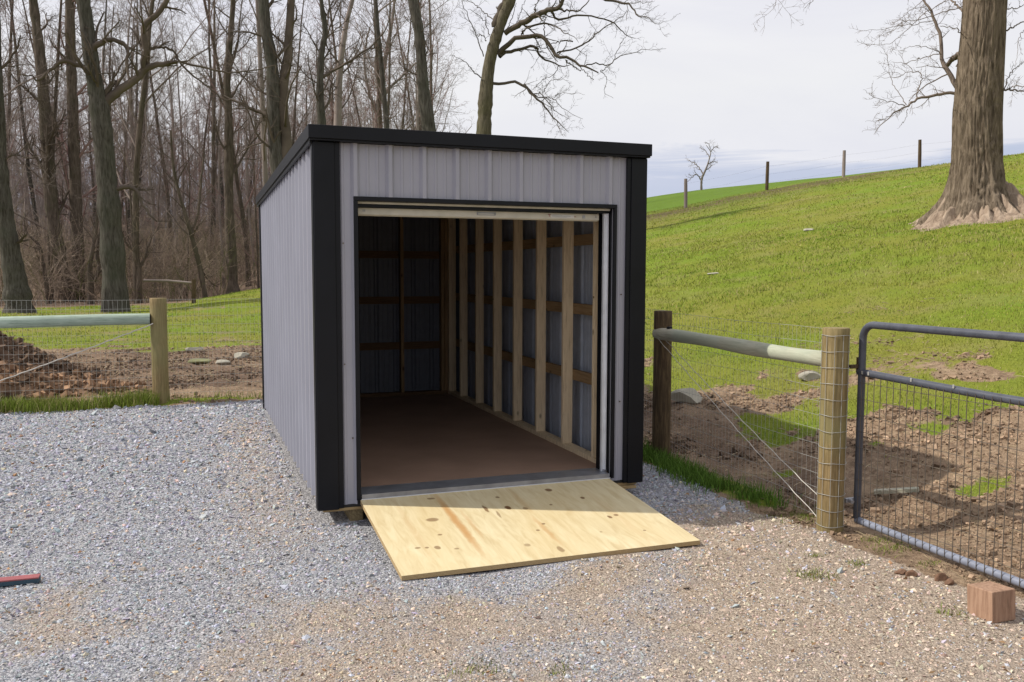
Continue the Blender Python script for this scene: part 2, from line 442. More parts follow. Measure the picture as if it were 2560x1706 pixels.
def polar(n, d0, d1, a0, a1, p=1.0):
    d = d0+(d1-d0)*rng.random(n)**p; a = rng.uniform(a0, a1, n)
    return CAM[0]+d*np.sin(a), CAM[1]+d*np.cos(a), d
# gravel
x, y, d = polar(150000, 2.9, 11.6, -.30, 1.0, 1.15)
g, w, lit = zones(x, y)
inshed = (x > -.0) & (x < 2.42) & (y > .02) & (y < 4.7)
k = (g > .45+rng.random(len(g))*.4) & ~inshed
x, y, d = x[k], y[k], d[k]
tz = tan_zone(x, y)
keep = (rng.random(len(x)) > tz*.40*sst(.35, .5, fbm(x*1.5, y*1.5, 83))) & ~((x > .26) & (x < 2.2) & (y < .0) & (y > -1.262))
x, y, d, tz = x[keep], y[keep], d[keep], tz[keep]
s = (.0042+.0048*rng.random(len(x))+.010*rng.random(len(x))**7+.014*(rng.random(len(x)) > .996))*np.clip(d/5., .8, 1.7)
br = np.clip(rng.normal(0, 1, len(x))*.8, -2.2, 1.25)
blue = np.array([.385, .395, .435]); tan = np.array([.50, .415, .335])
mixf = (rng.random(len(x)) < tz*.78+.07)[:, None]
c = np.where(mixf, tan, blue)*np.clip(1+.30*br, .35, 2.0)[:, None]
c = c*(1+rng.normal(0, .05, (len(x), 3)))
rust = rng.random(len(x)) < .02; c[rust] = np.array([.30, .17, .09])*rng.uniform(.7, 1.3, (rust.sum(), 1))
m = MB(); rocks(m, np.stack([x, y, H(x, y)+s*.15], 1), s, np.clip(c, 0.02, .8), .55)
tag(m.build('gravel', mat_stone, smooth=False), kind='stuff')
# clods, straw and chips on the bare soil
m = MB()
for (n, d0, d1, a0, a1) in ((46000, 4.2, 13, .40, 1.0), (22000, 10.5, 20.5, -.30, .12)):
    x, y, d = polar(n, d0, d1, a0, a1)
    g, w, lit = zones(x, y); soil = 1-g-w-lit
    cl = fbm(x*1.7, y*1.7, 91)
    k = (soil > .35+rng.random(len(x))*.4) & (cl+rng.normal(0, .06, len(x)) > .50)
    x, y, d, cl = x[k], y[k], d[k], cl[k]
    s = (.004+.008*rng.random(len(x))+.018*rng.random(len(x))**10)*np.clip(d/6, .8, 1.5)
    dk = np.clip(damp_shade(x, y)+.25*rng.random(len(x)), 0, 1)[:, None]
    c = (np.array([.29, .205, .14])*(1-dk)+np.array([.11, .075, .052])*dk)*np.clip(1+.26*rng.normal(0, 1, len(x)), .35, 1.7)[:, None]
    rocks(m, np.stack([x, y, H(x, y)+s*.2], 1), s, c, .7, 1)
tag(m.build('soil_clods', mat_clod, smooth=False), kind='stuff')
m = MB()
for (n, d0, d1, a0, a1) in ((5200, 4.5, 15, .38, 1.0), (2500, 10.5, 22, -.3, .12)):
    x, y, d = polar(n, d0, d1, a0, a1)
    g, w, lit = zones(x, y); k = (g < .3) & (w < .8)
    x, y, d = x[k], y[k], d[k]; n_ = len(x)
    L = rng.uniform(.02, .10, n_); a = rng.uniform(0, math.pi, n_); z = H(x, y)+.008
    P0 = np.stack([x, y, z], 1); dd = np.stack([np.cos(a), np.sin(a), rng.uniform(-.15, .3, n_)], 1)*L[:, None]
    P = np.stack([P0, P0+dd*.5+[0, 0, .004], P0+dd], 1)
    R = np.repeat((.0016*d/5)[:, None], 3, 1)
    m.tubes(P, R, 3, np.array([.42, .34, .22])*rng.uniform(.5, 1.25, (n_, 1)))
tag(m.build('straw_and_twig_litter', mat_clod), kind='stuff')

m = MB()
x, y, d = polar(520, 3.2, 12, -.28, .95); g, w, lit = zones(x, y); k = ~((x > -.05) & (x < 2.45) & (y > -1.3) & (y < 4.8)); x, y = x[k], y[k]
for a, b in zip(x, y):
    z = float(H(a, b))+.012; th = rng.uniform(0, 6.28); L = rng.uniform(.008, .022); c_, s_ = math.cos(th)*L, math.sin(th)*L
    V = [(a-c_, b-s_, z), (a+s_*.5, b-c_*.5, z+rng.uniform(0, .012)), (a+c_, b+s_, z+rng.uniform(0, .01)), (a-s_*.5, b+c_*.5, z+rng.uniform(0, .012))]
    m.add(V, [(0, 1, 2, 3)], np.array([.26, .165, .09])*rng.uniform(.5, 1.4))
tag(m.build('fallen_leaves', mat_clod, smooth=False), kind='stuff')

def blades(mb, x, y, h, wd, c, lean=.35, nseg=1):
    n = len(x); z = H(x, y); a = rng.uniform(0, 2*math.pi, n)
    b = rng.uniform(0, 2*math.pi, n); l = rng.uniform(0, lean, n)*h
    w = np.stack([np.cos(a), np.sin(a), np.zeros(n)], 1)*wd[:, None]*.5
    B = np.stack([x, y, z-.01], 1); T = B+np.stack([np.cos(b)*l, np.sin(b)*l, h], 1)
    Mi = B+np.stack([np.cos(b)*l*.35, np.sin(b)*l*.35, h*.6], 1)
    V = np.stack([B-w, B+w, Mi+w*.7, Mi-w*.7, T], 1)
    i0 = (np.arange(n)*5)[:, None]
    mb.add(V.reshape(-1, 3), i0+np.array([[0, 1, 2, 3]]), np.repeat(c, 5, axis=0))
    base = mb.n-len(V)*5
    mb.F3.append(base+i0+np.array([[3, 2, 4]]))
# short pasture grass
m = MB()
for (n, d0, d1, a0, a1, p) in ((150000, 6, 26, .40, 1.0, 1.25), (45000, 26, 46, .38, .98, 1.1), (26000, 17, 44, -.3, .10, 1.0)):
    x, y, d = polar(n, d0, d1, a0, a1, p)
    g, w, lit = zones(x, y)
    cl = fbm(x*1.3, y*1.3, 101)
    k = (w > .35+.5*rng.random(n)) & (cl+rng.normal(0, .1, n) > .36)
    x, y, d = x[k], y[k], d[k]; n_ = len(x)
    h = rng.uniform(.015, .05, n_)*(1+.35*(d > 15)); wd = .0045*np.clip(d/6, 1, 6)
    tone = fbm(x*.5, y*.5, 111)[:, None]
    tone = np.clip((tone-.3)*2.5, 0, 1); c = np.array([.25, .255, .044])*(1-tone)+np.array([.165, .24, .024])*tone
    dry = rng.random(n_) < .14
    c = c*rng.uniform(.85, 1.22, (n_, 1)); c[dry] = np.array([.33, .28, .13])*rng.uniform(.6, 1.2, (dry.sum(), 1))
    blades(m, x, y, h, wd, c, .9)
tag(m.build('pasture_grass', mat_blade), kind='stuff')
# taller grass at the fence feet and tufts in the gravel
m = MB()
n = 26000; x = rng.uniform(-4.6, 1.0, n); y = 5.56+rng.normal(0, .15, n)
k = (x < -1.15) | (rng.random(n) < .16*np.exp(-((x-.6)/.5)**2)+.05) ; x, y = x[k], y[k]
k = fbm(x*1.8, y*2.5, 121)+rng.normal(0, .07, len(x)) > .455; x, y = x[k], y[k]; n_ = len(x)
c = np.array([.17, .225, .03])*rng.uniform(.6, 1.5, (n_, 1)); c[rng.random(n_) < .2] = (.34, .31, .12)
blades(m, x, y, (.05+.16*rng.random(n_)**1.6)*np.where(x < -1, 1, .6), np.full(n_, .008), c, .7)
n = 15000; y = rng.uniform(-.75, 5.4, n); x = 3.14+rng.normal(0, .085, n)-.10*np.exp(-((y-.2)/.7)**2)
k = fbm(x*3, y*2.2, 131)+rng.normal(0, .08, n)-.12*(y < -.2) > .40; x, y = x[k], y[k]; n_ = len(x)
c = np.array([.09, .17, .022])*rng.uniform(.6, 1.5, (n_, 1))
blades(m, x, y, rng.uniform(.04, .13, n_), np.full(n_, .006), c, .8)
for (px, py, rad, cnt) in ((1870, 1326, .05, 240), (1872, 1278, .02, 50), (1968, 1298, .025, 80), (2052, 1262, .06, 260), (2015, 1240, .04, 140), (1105, 1545, .05, 120),
                           (2180, 1410, .04, 90), (1845, 1195, .07, 250), (1870, 1180, .08, 300), (2130, 1300, .03, 60), (1285, 1545, .03, 60), (1800, 1190, .1, 160)):
    q = onz(px, py, -.115); x = q[0]+rng.normal(0, rad*1.3, cnt); y = q[1]+rng.normal(0, rad, cnt)
    c = np.array([.14, .17, .03])*rng.uniform(.6, 1.4, (cnt, 1))
    blades(m, x, y, rng.uniform(.012, .04, cnt), np.full(cnt, .005), c, 1.2)
tag(m.build('verge_grass', mat_blade), kind='stuff')

# ------------------------------------------------------------------ mound of manure and soil
def pile():
    root = empty('soil_mound', (PILE[0], PILE[1], float(H0(PILE[0], PILE[1]))), 'mound of clumpy brown soil and manure beyond the wire fence at left', 'soil mound')
    def ph(x, y):
        u = x-PILE[0]; v = y-PILE[1]
        a = .86*np.exp(-((np.clip(u+1.0, 0, 9)/1.45)**2.6)-((v-.3)/1.3)**2)
        b = .40*np.exp(-((np.clip(u+.3, 0, 9)/1.45)**2)-((v+.75)/.62)**2)
        return np.maximum(a, b)
    X, Y = np.meshgrid(np.arange(-3.2, 3.6, .05)+PILE[0], np.arange(-3.3, 3, .05)+PILE[1], indexing='ij')
    x = X.ravel(); y = Y.ravel(); p = ph(x, y)
    z = H(x, y)-.05+p*(.85+.5*fbm(x*2, y*2, 141))+(fbm(x*6, y*6, 151)-.5)*.3*sst(0, .2, p)-.10*(p < .02)
    I = np.arange(len(x)).reshape(X.shape); F = np.stack([I[:-1, :-1], I[1:, :-1], I[1:, 1:], I[:-1, 1:]], -1).reshape(-1, 4)
    tone = sst(.45, .6, fbm(x*.9, y*.9, 161)+(y < PILE[1]-.35)*.12)[:, None]
    c = (np.array([.11, .07, .048])*(1-tone)+np.array([.22, .14, .088])*tone)
    m = MB(); m.add(np.stack([x, y, z], 1), F, c)
    n = 16000; x = rng.uniform(-3, 3.3, n)+PILE[0]; y = rng.uniform(-3, 2, n)+PILE[1]; p = ph(x, y); k = p > .06; x, y, p = x[k], y[k], p[k]
    z = H(x, y)-.05+p*(.85+.5*fbm(x*2, y*2, 141))+(fbm(x*6, y*6, 151)-.5)*.3*sst(0, .2, p)
    s = .012+.05*rng.random(len(x))**4
    tone = sst(.45, .6, fbm(x*.9, y*.9, 161)+(y < PILE[1]-.35)*.12)[:, None]
    c = (np.array([.12, .08, .055])*(1-tone)+np.array([.25, .155, .095])*tone)*rng.uniform(.45, 1.5, (len(x), 1))
    rocks(m, np.stack([x, y, z+s*.3], 1), s, c, .8, 1)
    o = m.build('mound_body', mat_clod, root, smooth=False)
pile()

# ------------------------------------------------------------------ rocks and debris
def rock(px, py, size, name, label, mat=mat_rock, flat=.45, grp=None, d=None, seed=0):
    r = np.random.default_rng(seed+int(px))
    if d is None:
        d = 6.
        for dd in np.arange(4, 60, .05):       # walk down the line of sight until it meets the ground
            q = at(px, py, dd)
            if q[2] <= float(H(q[0], q[1])): d = dd; break
    q = at(px, py, d); q[2] = float(H(q[0], q[1]))
    import bmesh
    bm = bmesh.new(); bmesh.ops.create_icosphere(bm, subdivisions=3, radius=1)
    dirs = r.normal(size=(11, 3)); dirs /= np.linalg.norm(dirs, axis=1, keepdims=True); cut = r.uniform(.5, .85, 11)
    V = np.array([v.co[:] for v in bm.verts])
    for dv, c in zip(dirs, cut):
        e = V@dv-c; V = V-np.clip(e, 0, None)[:, None]*dv
    V = V*np.array([1.2, .8, flat])*size; a = r.uniform(-.6, .6)
    V = V@np.array([[math.cos(a), math.sin(a), 0], [-math.sin(a), math.cos(a), 0], [0, 0, 1]])
    bm.verts.index_update(); F = np.array([[v.index for v in f.verts] for f in bm.faces]); bm.free()
    m = MB(); m.add(V+q+[0, 0, size*flat*.35], F)
    o = m.build(name, mat, smooth=False, loc=q)
    return tag(o, label, 'rock', grp)
rock(1582, 925, .19, 'rock', 'large pale grey flat rock behind the dark post beside the shed', flat=.55)
rock(1865, 872, .13, 'rock', 'pale greenish rock on the soil just left of the tan gate post', flat=.5)
rock(555, 822, .16, 'rock', 'pale stone farthest right on the muddy ground left of the shed, nearest its wall')
rock(603, 833, .10, 'rock', 'small pale stone almost touching the left edge of the shed in view') if False else None
rock(447, 806, .15, 'rock', 'whitish stone on the grass right of the left fence post')
rock(455, 835, .20, 'rock', 'flat mossy stone in the grass right of the left fence post', M_simple('mossy_rock', (.20, .20, .11), .95, 0, .1, (4, .4)), .35)
rock(510, 838, .13, 'rock', 'low tan stone between the mossy stone and the shed')
rock(1640, 631, .12, 'rock', 'white flat stone low on the green hill right of the shed', flat=.3)
rock(1858, 531, .16, 'rock', 'pale flat stone highest on the hill, left of the big tree', flat=.3)
rock(2158, 500, .12, 'rock', 'tan stone beside the roots of the big tree on the hill', flat=.4)
rock(2095, 1328, .035, 'clod', 'round red brown clod on the gravel left of the gate foot', mat_post_d if False else M_simple('clod', (.20, .12, .08), .95, 0, .1, (30, .4)), .8, 'clods beside the gate')
rock(2160, 1335, .04, 'clod', 'larger brown clod between the gate rail and the wooden block', bpy.data.materials['clod'], .8, 'clods beside the gate')
rock(2180, 1345, .032, 'clod', 'brown clod nearest the wooden block', bpy.data.materials['clod'], .8, 'clods beside the gate')
rock(2070, 1322, .03, 'clod', 'small brown clod farthest from the wooden block', bpy.data.materials['clod'], .8, 'clods beside the gate')

def log(p0, p1, r, name, label, mat):
    a = at(*p0); b = at(*p1)
    a[2] = float(H(a[0], a[1]))+r*.6; b[2] = float(H(b[0], b[1]))+r*.7
    m = MB(); t = np.linspace(0, 1, 9)[:, None]; P = a+(b-a)*t; P[:, 2] += .02*np.sin(t[:, 0]*7)
    m.tube(P, r*(1+.15*np.sin(t[:, 0]*9)), 10)
    return tag(m.build(name, mat), label, 'branch')
a = onz(2010, 1122, -.02); b = onz(2112, 1133, -.02)
za, zb_ = float(H(a[0], a[1])), float(H(b[0], b[1]))
dv = np.array([b[0]-a[0], b[1]-a[1], zb_-za]); L = np.linalg.norm(dv); dv /= L; pv = np.cross([0, 0, 1.], dv); pv /= np.linalg.norm(pv); uv = np.cross(dv, pv)
m = MB(); m.box(0, L, -.03, .03, 0, .03, b=.004, M=(np.stack([dv, pv, uv], 1), np.array([a[0], a[1], za+.005])))
tag(m.build('board', mat_rail_c, smooth=False), 'pale weathered board lying on the soil behind the gate', 'board')

# ------------------------------------------------------------------ the shed
shed = empty('shed', (1.2, 2.3, 0), 'grey corrugated metal shed with black trim and open roll-up door', 'shed')
BACK = 4.69
def ztop(y): return 2.402-.0162*max(0, y)
def profile(s0, s1, r0, period=.2286, hr=.025):
    """trapezoid major ribs, two low minor ribs between"""
    pts = [(s0, 0)]; k = math.floor((s0-r0)/period)-1
    while True:
        c = r0+k*period; k += 1
        if c > s1+period: break
        for ds, h in ((-.031, 0), (-.012, hr), (.012, hr), (.031, 0)): pts.append((c+ds, h))
        for q in (period*.36, period*.64):
            for ds, h in ((-.013, 0), (-.006, .005), (.006, .005), (.013, 0)): pts.append((c+q+ds, h))
    pts = [p for p in pts if s0 <= p[0] <= s1]+[(s1, 0)]
    return pts
def sheet(mb, pts, f, lo, hi, th=.0015):
    """f(s, h, z)->xyz"""
    n = len(pts)
    V = []
    for (s_, h) in pts:
        l = lo(s_) if callable(lo) else lo; u = hi(s_) if callable(hi) else hi
        V += [f(s_, h, l), f(s_, h, u), f(s_, h-th, l), f(s_, h-th, u)]
    V = np.array(V); F = []
    for i in range(n-1):
        a = i*4; b = a+4
        F += [(a, b, b+1, a+1), (a+2, a+3, b+3, b+2), (a+1, b+1, b+3, a+3), (a, a+2, b+2, b)]
    F = np.array(F); mb.add(V[F].reshape(-1, 3), np.arange(len(F)*4).reshape(-1, 4))
XL, XR = .012, 2.425
m = MB(); sheet(m, profile(.02, BACK, .128), lambda s_, h, z: (XL+.018-h, s_, z), 0., lambda s_: ztop(s_)-.002); m.build('side_wall', mat_grey, shed, smooth=False)
m = MB(); sheet(m, profile(.02, BACK, .128), lambda s_, h, z: (XR-.018+h, s_, z), 0., lambda s_: ztop(s_)-.002); m.build('side_wall', mat_grey, shed, smooth=False)
m = MB(); sheet(m, profile(XL+.02, XR-.02, .2), lambda s_, h, z: (s_, BACK-.018+h, z), 0., ztop(BACK)-.002); m.build('back_wall', mat_grey, shed, smooth=False)
fr = lambda s_, h, z: (s_, .022-h, z)
m = MB()
PF = dict(r0=.278, period=.2321)
sheet(m, profile(.15, 2.30, **PF), fr, 2.05, 2.40)
sheet(m, profile(.15, .266, .278, .2321, .019), fr, .0, 2.0499)
sheet(m, profile(2.163, 2.30, **PF), fr, .0, 2.0499)
m.build('front_wall', mat_grey, shed, smooth=False)
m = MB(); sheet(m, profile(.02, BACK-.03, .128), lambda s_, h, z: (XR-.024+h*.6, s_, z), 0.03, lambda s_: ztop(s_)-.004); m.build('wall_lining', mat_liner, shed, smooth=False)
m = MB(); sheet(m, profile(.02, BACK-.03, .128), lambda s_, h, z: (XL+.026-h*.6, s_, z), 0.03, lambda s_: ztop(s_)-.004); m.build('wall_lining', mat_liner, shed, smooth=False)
m = MB(); sheet(m, profile(XL+.04, XR-.04, .2), lambda s_, h, z: (s_, BACK-.024+h*.6, z), 0.03, ztop(BACK)-.004); m.build('wall_lining', mat_liner_shade, shed, smooth=False)
# corner trims (a wide flat face with a narrower rebated lip)
def corner(x0, x1, lip0, lip1, y0, side_x0, side_x1, y1, z1):
    m = MB(); m.box(x0, x1, y0, y0+.012, -.022, z1, b=.003); m.box(lip0, lip1, y0+.008, y0+.03, -.016, z1, b=.002)
    m.box(side_x0, side_x1, y0+.0125, y1, -.022, z1, b=.003); return m.build('corner_trim', mat_black, shed, smooth=False)
corner(.006, .142, .1425, .177, -.012, .0, .0105, .085, 2.397)
corner(2.300, 2.428, 2.268, 2.2995, -.012, 2.4245, 2.436, .085, 2.397)
for sx in (0., 2.42):
    m = MB(); m.box(sx, sx+.016, BACK-.09, BACK+.02, -.02, ztop(BACK)); m.build('corner_trim', mat_black, shed, smooth=False)
# small pale screw heads
for (x, z) in ((.195, 1.75), (.195, .95), (.243, .45), (2.24, .6), (2.24, 1.4)):
    m = MB(); m.box(x-.004, x+.004, .013, .0215, z-.004, z+.004); m.build('screw', mat_post_d, shed, smooth=False)
# roof: ribbed sheet with folded fascia
roof = MB()
RT0 = 2.497; sl = .0185
sheet(roof, profile(-.02, 2.43, .1, .2286, .014), lambda s_, h, v: (s_, v, RT0-.016+h-sl*max(v, 0)), -.055, BACK+.05)
roof = roof.build('roof', mat_black, shed, smooth=False)
m = MB(); m.box(-.028, 2.440, -.062, -.050, 2.412, RT0, b=.003); m.box(-.020, 2.432, -.0495, -.012, 2.400, 2.412, b=.002)
m.build('fascia', mat_black, roof, smooth=False)
for x0 in (-.028, 2.428):
    y0, y1 = -.0495, BACK+.07
    m = MB(); V = []
    for y in (y0, y1):
        for (x, z) in ((x0, 2.412), (x0, RT0), (x0+.012, RT0), (x0+.012, 2.412)): V.append((x, y, z-sl*max(y, 0)))
    V = np.array(V); F = [(0, 1, 5, 4), (1, 2, 6, 5), (2, 3, 7, 6), (3, 0, 4, 7), (0, 3, 2, 1), (4, 5, 6, 7)]
    m.add(V[np.array(F)].reshape(-1, 3), np.arange(24).reshape(6, 4)); m.build('fascia', mat_black, roof, smooth=False)
    m = MB(); V = []
    for y in (y0+.04, y1-.01):
        for (x, z) in ((x0+.0125, 2.385), (x0+.0125, 2.411), (x0+.026, 2.411), (x0+.026, 2.385)): V.append((x if x0 < 1 else x-.03, y, z-sl*max(y, 0)))
    V = np.array(V); m.add(V[np.array(F)].reshape(-1, 3), np.arange(24).reshape(6, 4)); m.build('eave_trim', mat_black, roof, smooth=False)
boxpart('fascia', mat_black, roof, -.028, 2.440, BACK+.0705, BACK+.08, 2.33, RT0-.085)
# door surround
m = MB(); m.box(.263, .292, -.004, .15, .026, 2.029, b=.002); m.box(2.136, 2.166, .118, .20, .03, 2.029, b=.002)
m.box(2.1665, 2.19, -.004, .2, .026, 2.029, b=.002); m.box(.263, 2.19, -.005, .045, 2.0295, 2.057, b=.002); m.build('door_frame', mat_black, shed, smooth=False)
m = MB(); m.box(2.128, 2.160, .085, .115, .045, 2.018, b=.002); m.box(2.150, 2.158, .070, .0845, .045, 2.018); m.build('door_track', mat_white_metal, shed, smooth=False)
m = MB(); m.box(.264, .290, .152, .18, .065, 2.018); m.build('door_track', mat_white_metal, shed, smooth=False)
m = MB(); m.box(2.135, 2.165, .066, .10, .062, .078, b=.004); m.build('track_foot', mat_galv, shed, smooth=False)
boxpart('header_strip', mat_beige, shed, .30, 2.160, .052, .066, 2.014, 2.0285, b=.002)
boxpart('header_strip', mat_black, shed, .30, 2.160, .0665, .082, 1.995, 2.0275)
door = empty('roll_up_door', (1.2, .13, 2.0)); door.parent = shed; door.location = Vector((0, -2.17, 2.0))
def dpart(mb, name, mat, parent=None):
    o = mb.build(name, mat, None, smooth=False); o.parent = parent or door
    o.location = -Vector((1.2, .13, 2.0)); return o
bpy.data.objects.remove(door)
m = MB(); m.box(.312, 2.100, .115, .135, 1.946, 1.993, b=.003); m.box(.312, 2.100, .1355, .165, 1.940, 1.950, b=.002)
bar = m.build('door_bottom_bar', mat_beige, shed, smooth=False)
m = MB(); m.box(1.150, 1.288, .1105, .1145, 1.962, 1.966); m.box(1.150, 1.156, .106, .1145, 1.966, 1.984); m.box(1.282, 1.288, .106, .1145, 1.966, 1.984); m.box(1.160, 1.278, .1115, .1145, 1.975, 1.983)
m.build('handle', mat_galv, bar, smooth=False)
m = MB(); m.box(1.715, 1.895, .1125, .1147, 1.957, 1.981); st = m.build('sticker', M_simple('sticker_white', (.62, .62, .60), .5), bar, smooth=False)
m = MB(); m.box(1.690, 1.712, .1125, .1147, 1.978, 1.982); m.box(1.699, 1.703, .1125, .1147, 1.964, 1.9785); m.build('red_mark', mat_red, bar, smooth=False)
m = MB(); m.box(1.898, 1.912, .1105, .1147, 1.966, 1.970); m.build('red_mark', mat_red, bar, smooth=False)
for k_, (a, b) in enumerate(((1.722, 1.80), (1.722, 1.87), (1.722, 1.84))):
    m = MB(); m.box(a, b, .1112, .1124, 1.975-k_*.006, 1.9765-k_*.006); m.build('print_line', mat_galv, bar, smooth=False)
for (a, b, c_, d_) in ((1.965, 1.985, 1.958, 1.980), (.345, .349, 1.965, 1.98), (.356, .360, 1.965, 1.98), (2.07, 2.076, 1.965, 1.978)):
    m = MB(); m.box(a, b, .1112, .1147, c_, d_); m.build('slot', mat_galv, bar, smooth=False)
m = MB(); m.box(.314, 2.098, .140, .146, 1.9505, 2.06); th = np.linspace(0, 2*math.pi, 33)
m.tube([(.32, .30, 2.17), (2.10, .30, 2.17)], .15, 32); m.build('door_curtain_roll', mat_dark_curtain, shed)
# inside: floor, threshold, framing
boxpart('floor', mat_floor, shed, .06, 2.36, .06, 4.62, .030, .060)
m = MB(); m.box(.296, 2.150, -.004, .205, .0605, .064, b=.001); m.box(.296, 2.150, -.0085, -.0045, .032, .064); m.build('threshold', mat_galv, shed, smooth=False)
boxpart('threshold_lip', mat_white_metal, shed, .292, 2.155, -.0125, -.009, .027, .0335)
SX = 2.205
ys = [.395+.6045*i for i in range(7)]
for i, y in enumerate(ys):
    boxpart('stud', mat_stud, shed, SX, SX+.089, y, y+.038, .0985, 2.30, b=.0015)
boxpart('stud', mat_stud, shed, SX, SX+.089, 4.50, 4.538, .0985, 2.30)
boxpart('bottom_plate', mat_stud, shed, SX, SX+.089, .205, 4.58, .0605, .098, b=.0015)
boxpart('top_plate', mat_girt, shed, SX, SX+.089, .205, 4.58, 2.3005, 2.338)
for z in (.69, 1.255, 1.83):
    boxpart('girt', mat_girt, shed, SX+.0895, SX+.128, .12, 4.66, z-.044, z+.044, b=.0015)
for i_, z_ in ((0, 1.36), (4, 1.27), (5, 1.29)):
    boxpart('lumber_stamp', mat_skid, shed, SX-.0006, SX, ys[i_]+.006, ys[i_]+.030, z_, z_+.016)
# left side framing mirrored (seen only from beside)
for y in ys: boxpart('stud', mat_stud, shed, .14, .229, y, y+.038, .0985, 2.30)
boxpart('bottom_plate', mat_girt, shed, .14, .229, .205, 4.58, .0605, .098)
for z in (.69, 1.255, 1.83): boxpart('girt', mat_girt, shed, .10, .1385, .12, 4.66, z-.044, z+.044)
# back wall framing
boxpart('bottom_plate', mat_girt_shade, shed, .23, SX-.001, 4.545, 4.634, .0605, .098)
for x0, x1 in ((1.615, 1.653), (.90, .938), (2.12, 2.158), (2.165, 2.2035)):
    boxpart('stud', mat_stud_shade, shed, x0, x1, 4.545, 4.634, .0985, 2.24)
for z in (.66, 1.215, 1.765): boxpart('girt', mat_girt_shade, shed, .14, 2.28, 4.6345, 4.668, z-.044, z+.044)
# rafters and header
for y in (.6, 1.2, 1.8, 2.4, 3.0, 3.6, 4.2): boxpart('rafter', mat_girt_shade, shed, .06, 2.36, y, y+.038, 2.34, 2.338+.06)
boxpart('header_beam', mat_dark_curtain, shed, .05, 2.38, .05, .14, 2.06, 2.338)
boxpart('front_stud', mat_stud, shed, 2.2055, 2.33, .07, .18, .0605, 2.055)
boxpart('front_stud', mat_stud, shed, .12, .2615, .07, .18, .0605, 2.055)
# sole and skids
boxpart('subfloor_edge', mat_sub, shed, .04, 2.39, .015, 4.66, -.040, -.0225, b=.002)
boxpart('floor_frame', mat_dark_curtain, shed, .035, 2.40, .03, 4.65, -.022, .0295)
for x0 in (.22, 1.15, 2.10):
    boxpart('skid', mat_skid, shed, x0, x0+.09, .03, 4.66, -.17, -.0405, b=.004)
boxpart('skid_block', mat_sub, shed, 2.20, 2.37, -.02, .16, -.062, -.0405, b=.003)

# ------------------------------------------------------------------ ramp
def M_ply():
    m, nt, p = newmat('plywood_ramp'); t = NT(nt)
    v = t.coord(); f = t.noise(t.coord((1, .12, 1)), 22, 5, .6, .8); g = t.noise(t.coord((1, .3, 1)), 2.2, 4)
    c = t.ramp(f, [(.3, (.55, .44, .25)), (.5, (.64, .54, .33)), (.7, (.70, .61, .40))])
    c = t.mix(t.ramp(g, [(.45, 0.), (.75, .35)]), c, (.62, .46, .22))
    sp = t.n('ShaderNodeSeparateXYZ'); t.L(v, sp.inputs[0])
    w = t.math('MULTIPLY', t.math('SUBTRACT', t.noise(v, 14, 3), .5), .028)
    X = t.math('ADD', sp.outputs[0], w); Y = sp.outputs[1]
    def ell(cx, cy, rx, ry, soft=.5):
        a = t.math('DIVIDE', t.math('SUBTRACT', X, cx), rx); b = t.math('DIVIDE', t.math('SUBTRACT', Y, cy), ry)
        d = t.math('ADD', t.math('MULTIPLY', a, a), t.math('MULTIPLY', b, b))
        return t.ramp(d, [(soft, 1.), (1., 0.)])
    for (cx, cy, rx, ry, k) in ((.80, -.55, .035, .62, .75), (.88, -.62, .02, .30, .35), (1.30, -.83, .022, .30, .45), (1.33, -.3, .03, .3, .18), (.50, -.6, .03, .6, .15), (1.85, -.7, .04, .6, .12)):
        c = t.mix(t.math('MULTIPLY', ell(cx, cy, rx, ry, .1), k), c, (.46, .22, .06))
    for (cx, cy, rx, ry, k) in ((1.60, -.14, .028, .034, .9), (1.20, -.19, .016, .02, .8), (1.20, -.40, .024, .04, 1), (1.77, -.35, .018, .026, .9), (1.79, -.73, .018, .028, .9), (1.85, -.71, .018, .018, .8),
                             (1.50, -.42, .012, .014, .8), (1.05, -.38, .014, .075, .8), (.66, -.48, .045, .035, .7), (.75, -.10, .03, .02, .7), (.46, -.89, .02, .014, .7), (.515, -.90, .014, .014, .7), (.575, -.915, .02, .03, .7),
                             (.64, -.73, .02, .014, .7), (1.31, -.44, .018, .028, .6), (1.25, -.82, .016, .014, .8), (1.32, -.73, .014, .014, .8), (1.27, -1.13, .02, .05, .6), (.68, -.96, .02, .014, .6), (1.10, -1.02, .022, .025, .5), (1.1, -.5, .01, .07, .6), (1.9, -1.0, .012, .012, .7), (1.62, -.95, .01, .01, .6)):
        c = t.mix(t.math('MULTIPLY', ell(cx, cy, rx, ry), k), c, (.17, .085, .035))
    geo = t.n('ShaderNodeNewGeometry'); gs_ = t.n('ShaderNodeSeparateXYZ'); t.L(geo.outputs['True Normal'], gs_.inputs[0])
    edge = t.math('LESS_THAN', gs_.outputs[2], .5)
    ply = t.ramp(t.math('FRACT', t.math('MULTIPLY', sp.outputs[2], 150.)), [(.40, (.50, .38, .20)), (.5, (.27, .18, .085)), (.95, (.30, .20, .10))])
    c = t.mix(edge, c, ply)
    t.L(c, p.inputs['Base Color']); p.inputs['Roughness'].default_value = .6; p.inputs['Specular IOR Level'].default_value = .3
    t.bump(p, f, .25, .004)
    return m
m = MB()
A = [(.284, -.014, .029), (2.142, -.014, .029), (2.160, -1.235, -.083), (.284, -1.235, -.083)]
A = np.array(A); Bt = A-np.array([0, 0, .027])
b_ = .003
V = np.concatenate([A, Bt]); F = np.array([(3, 2, 1, 0), (4, 5, 6, 7), (0, 1, 5, 4), (1, 2, 6, 5), (2, 3, 7, 6), (3, 0, 4, 7)])
m.add(V[F].reshape(-1, 3), np.arange(24).reshape(6, 4))
ramp = m.build('ramp', M_ply(), smooth=False)
ramp.data.materials[0].name = 'plywood_ramp'
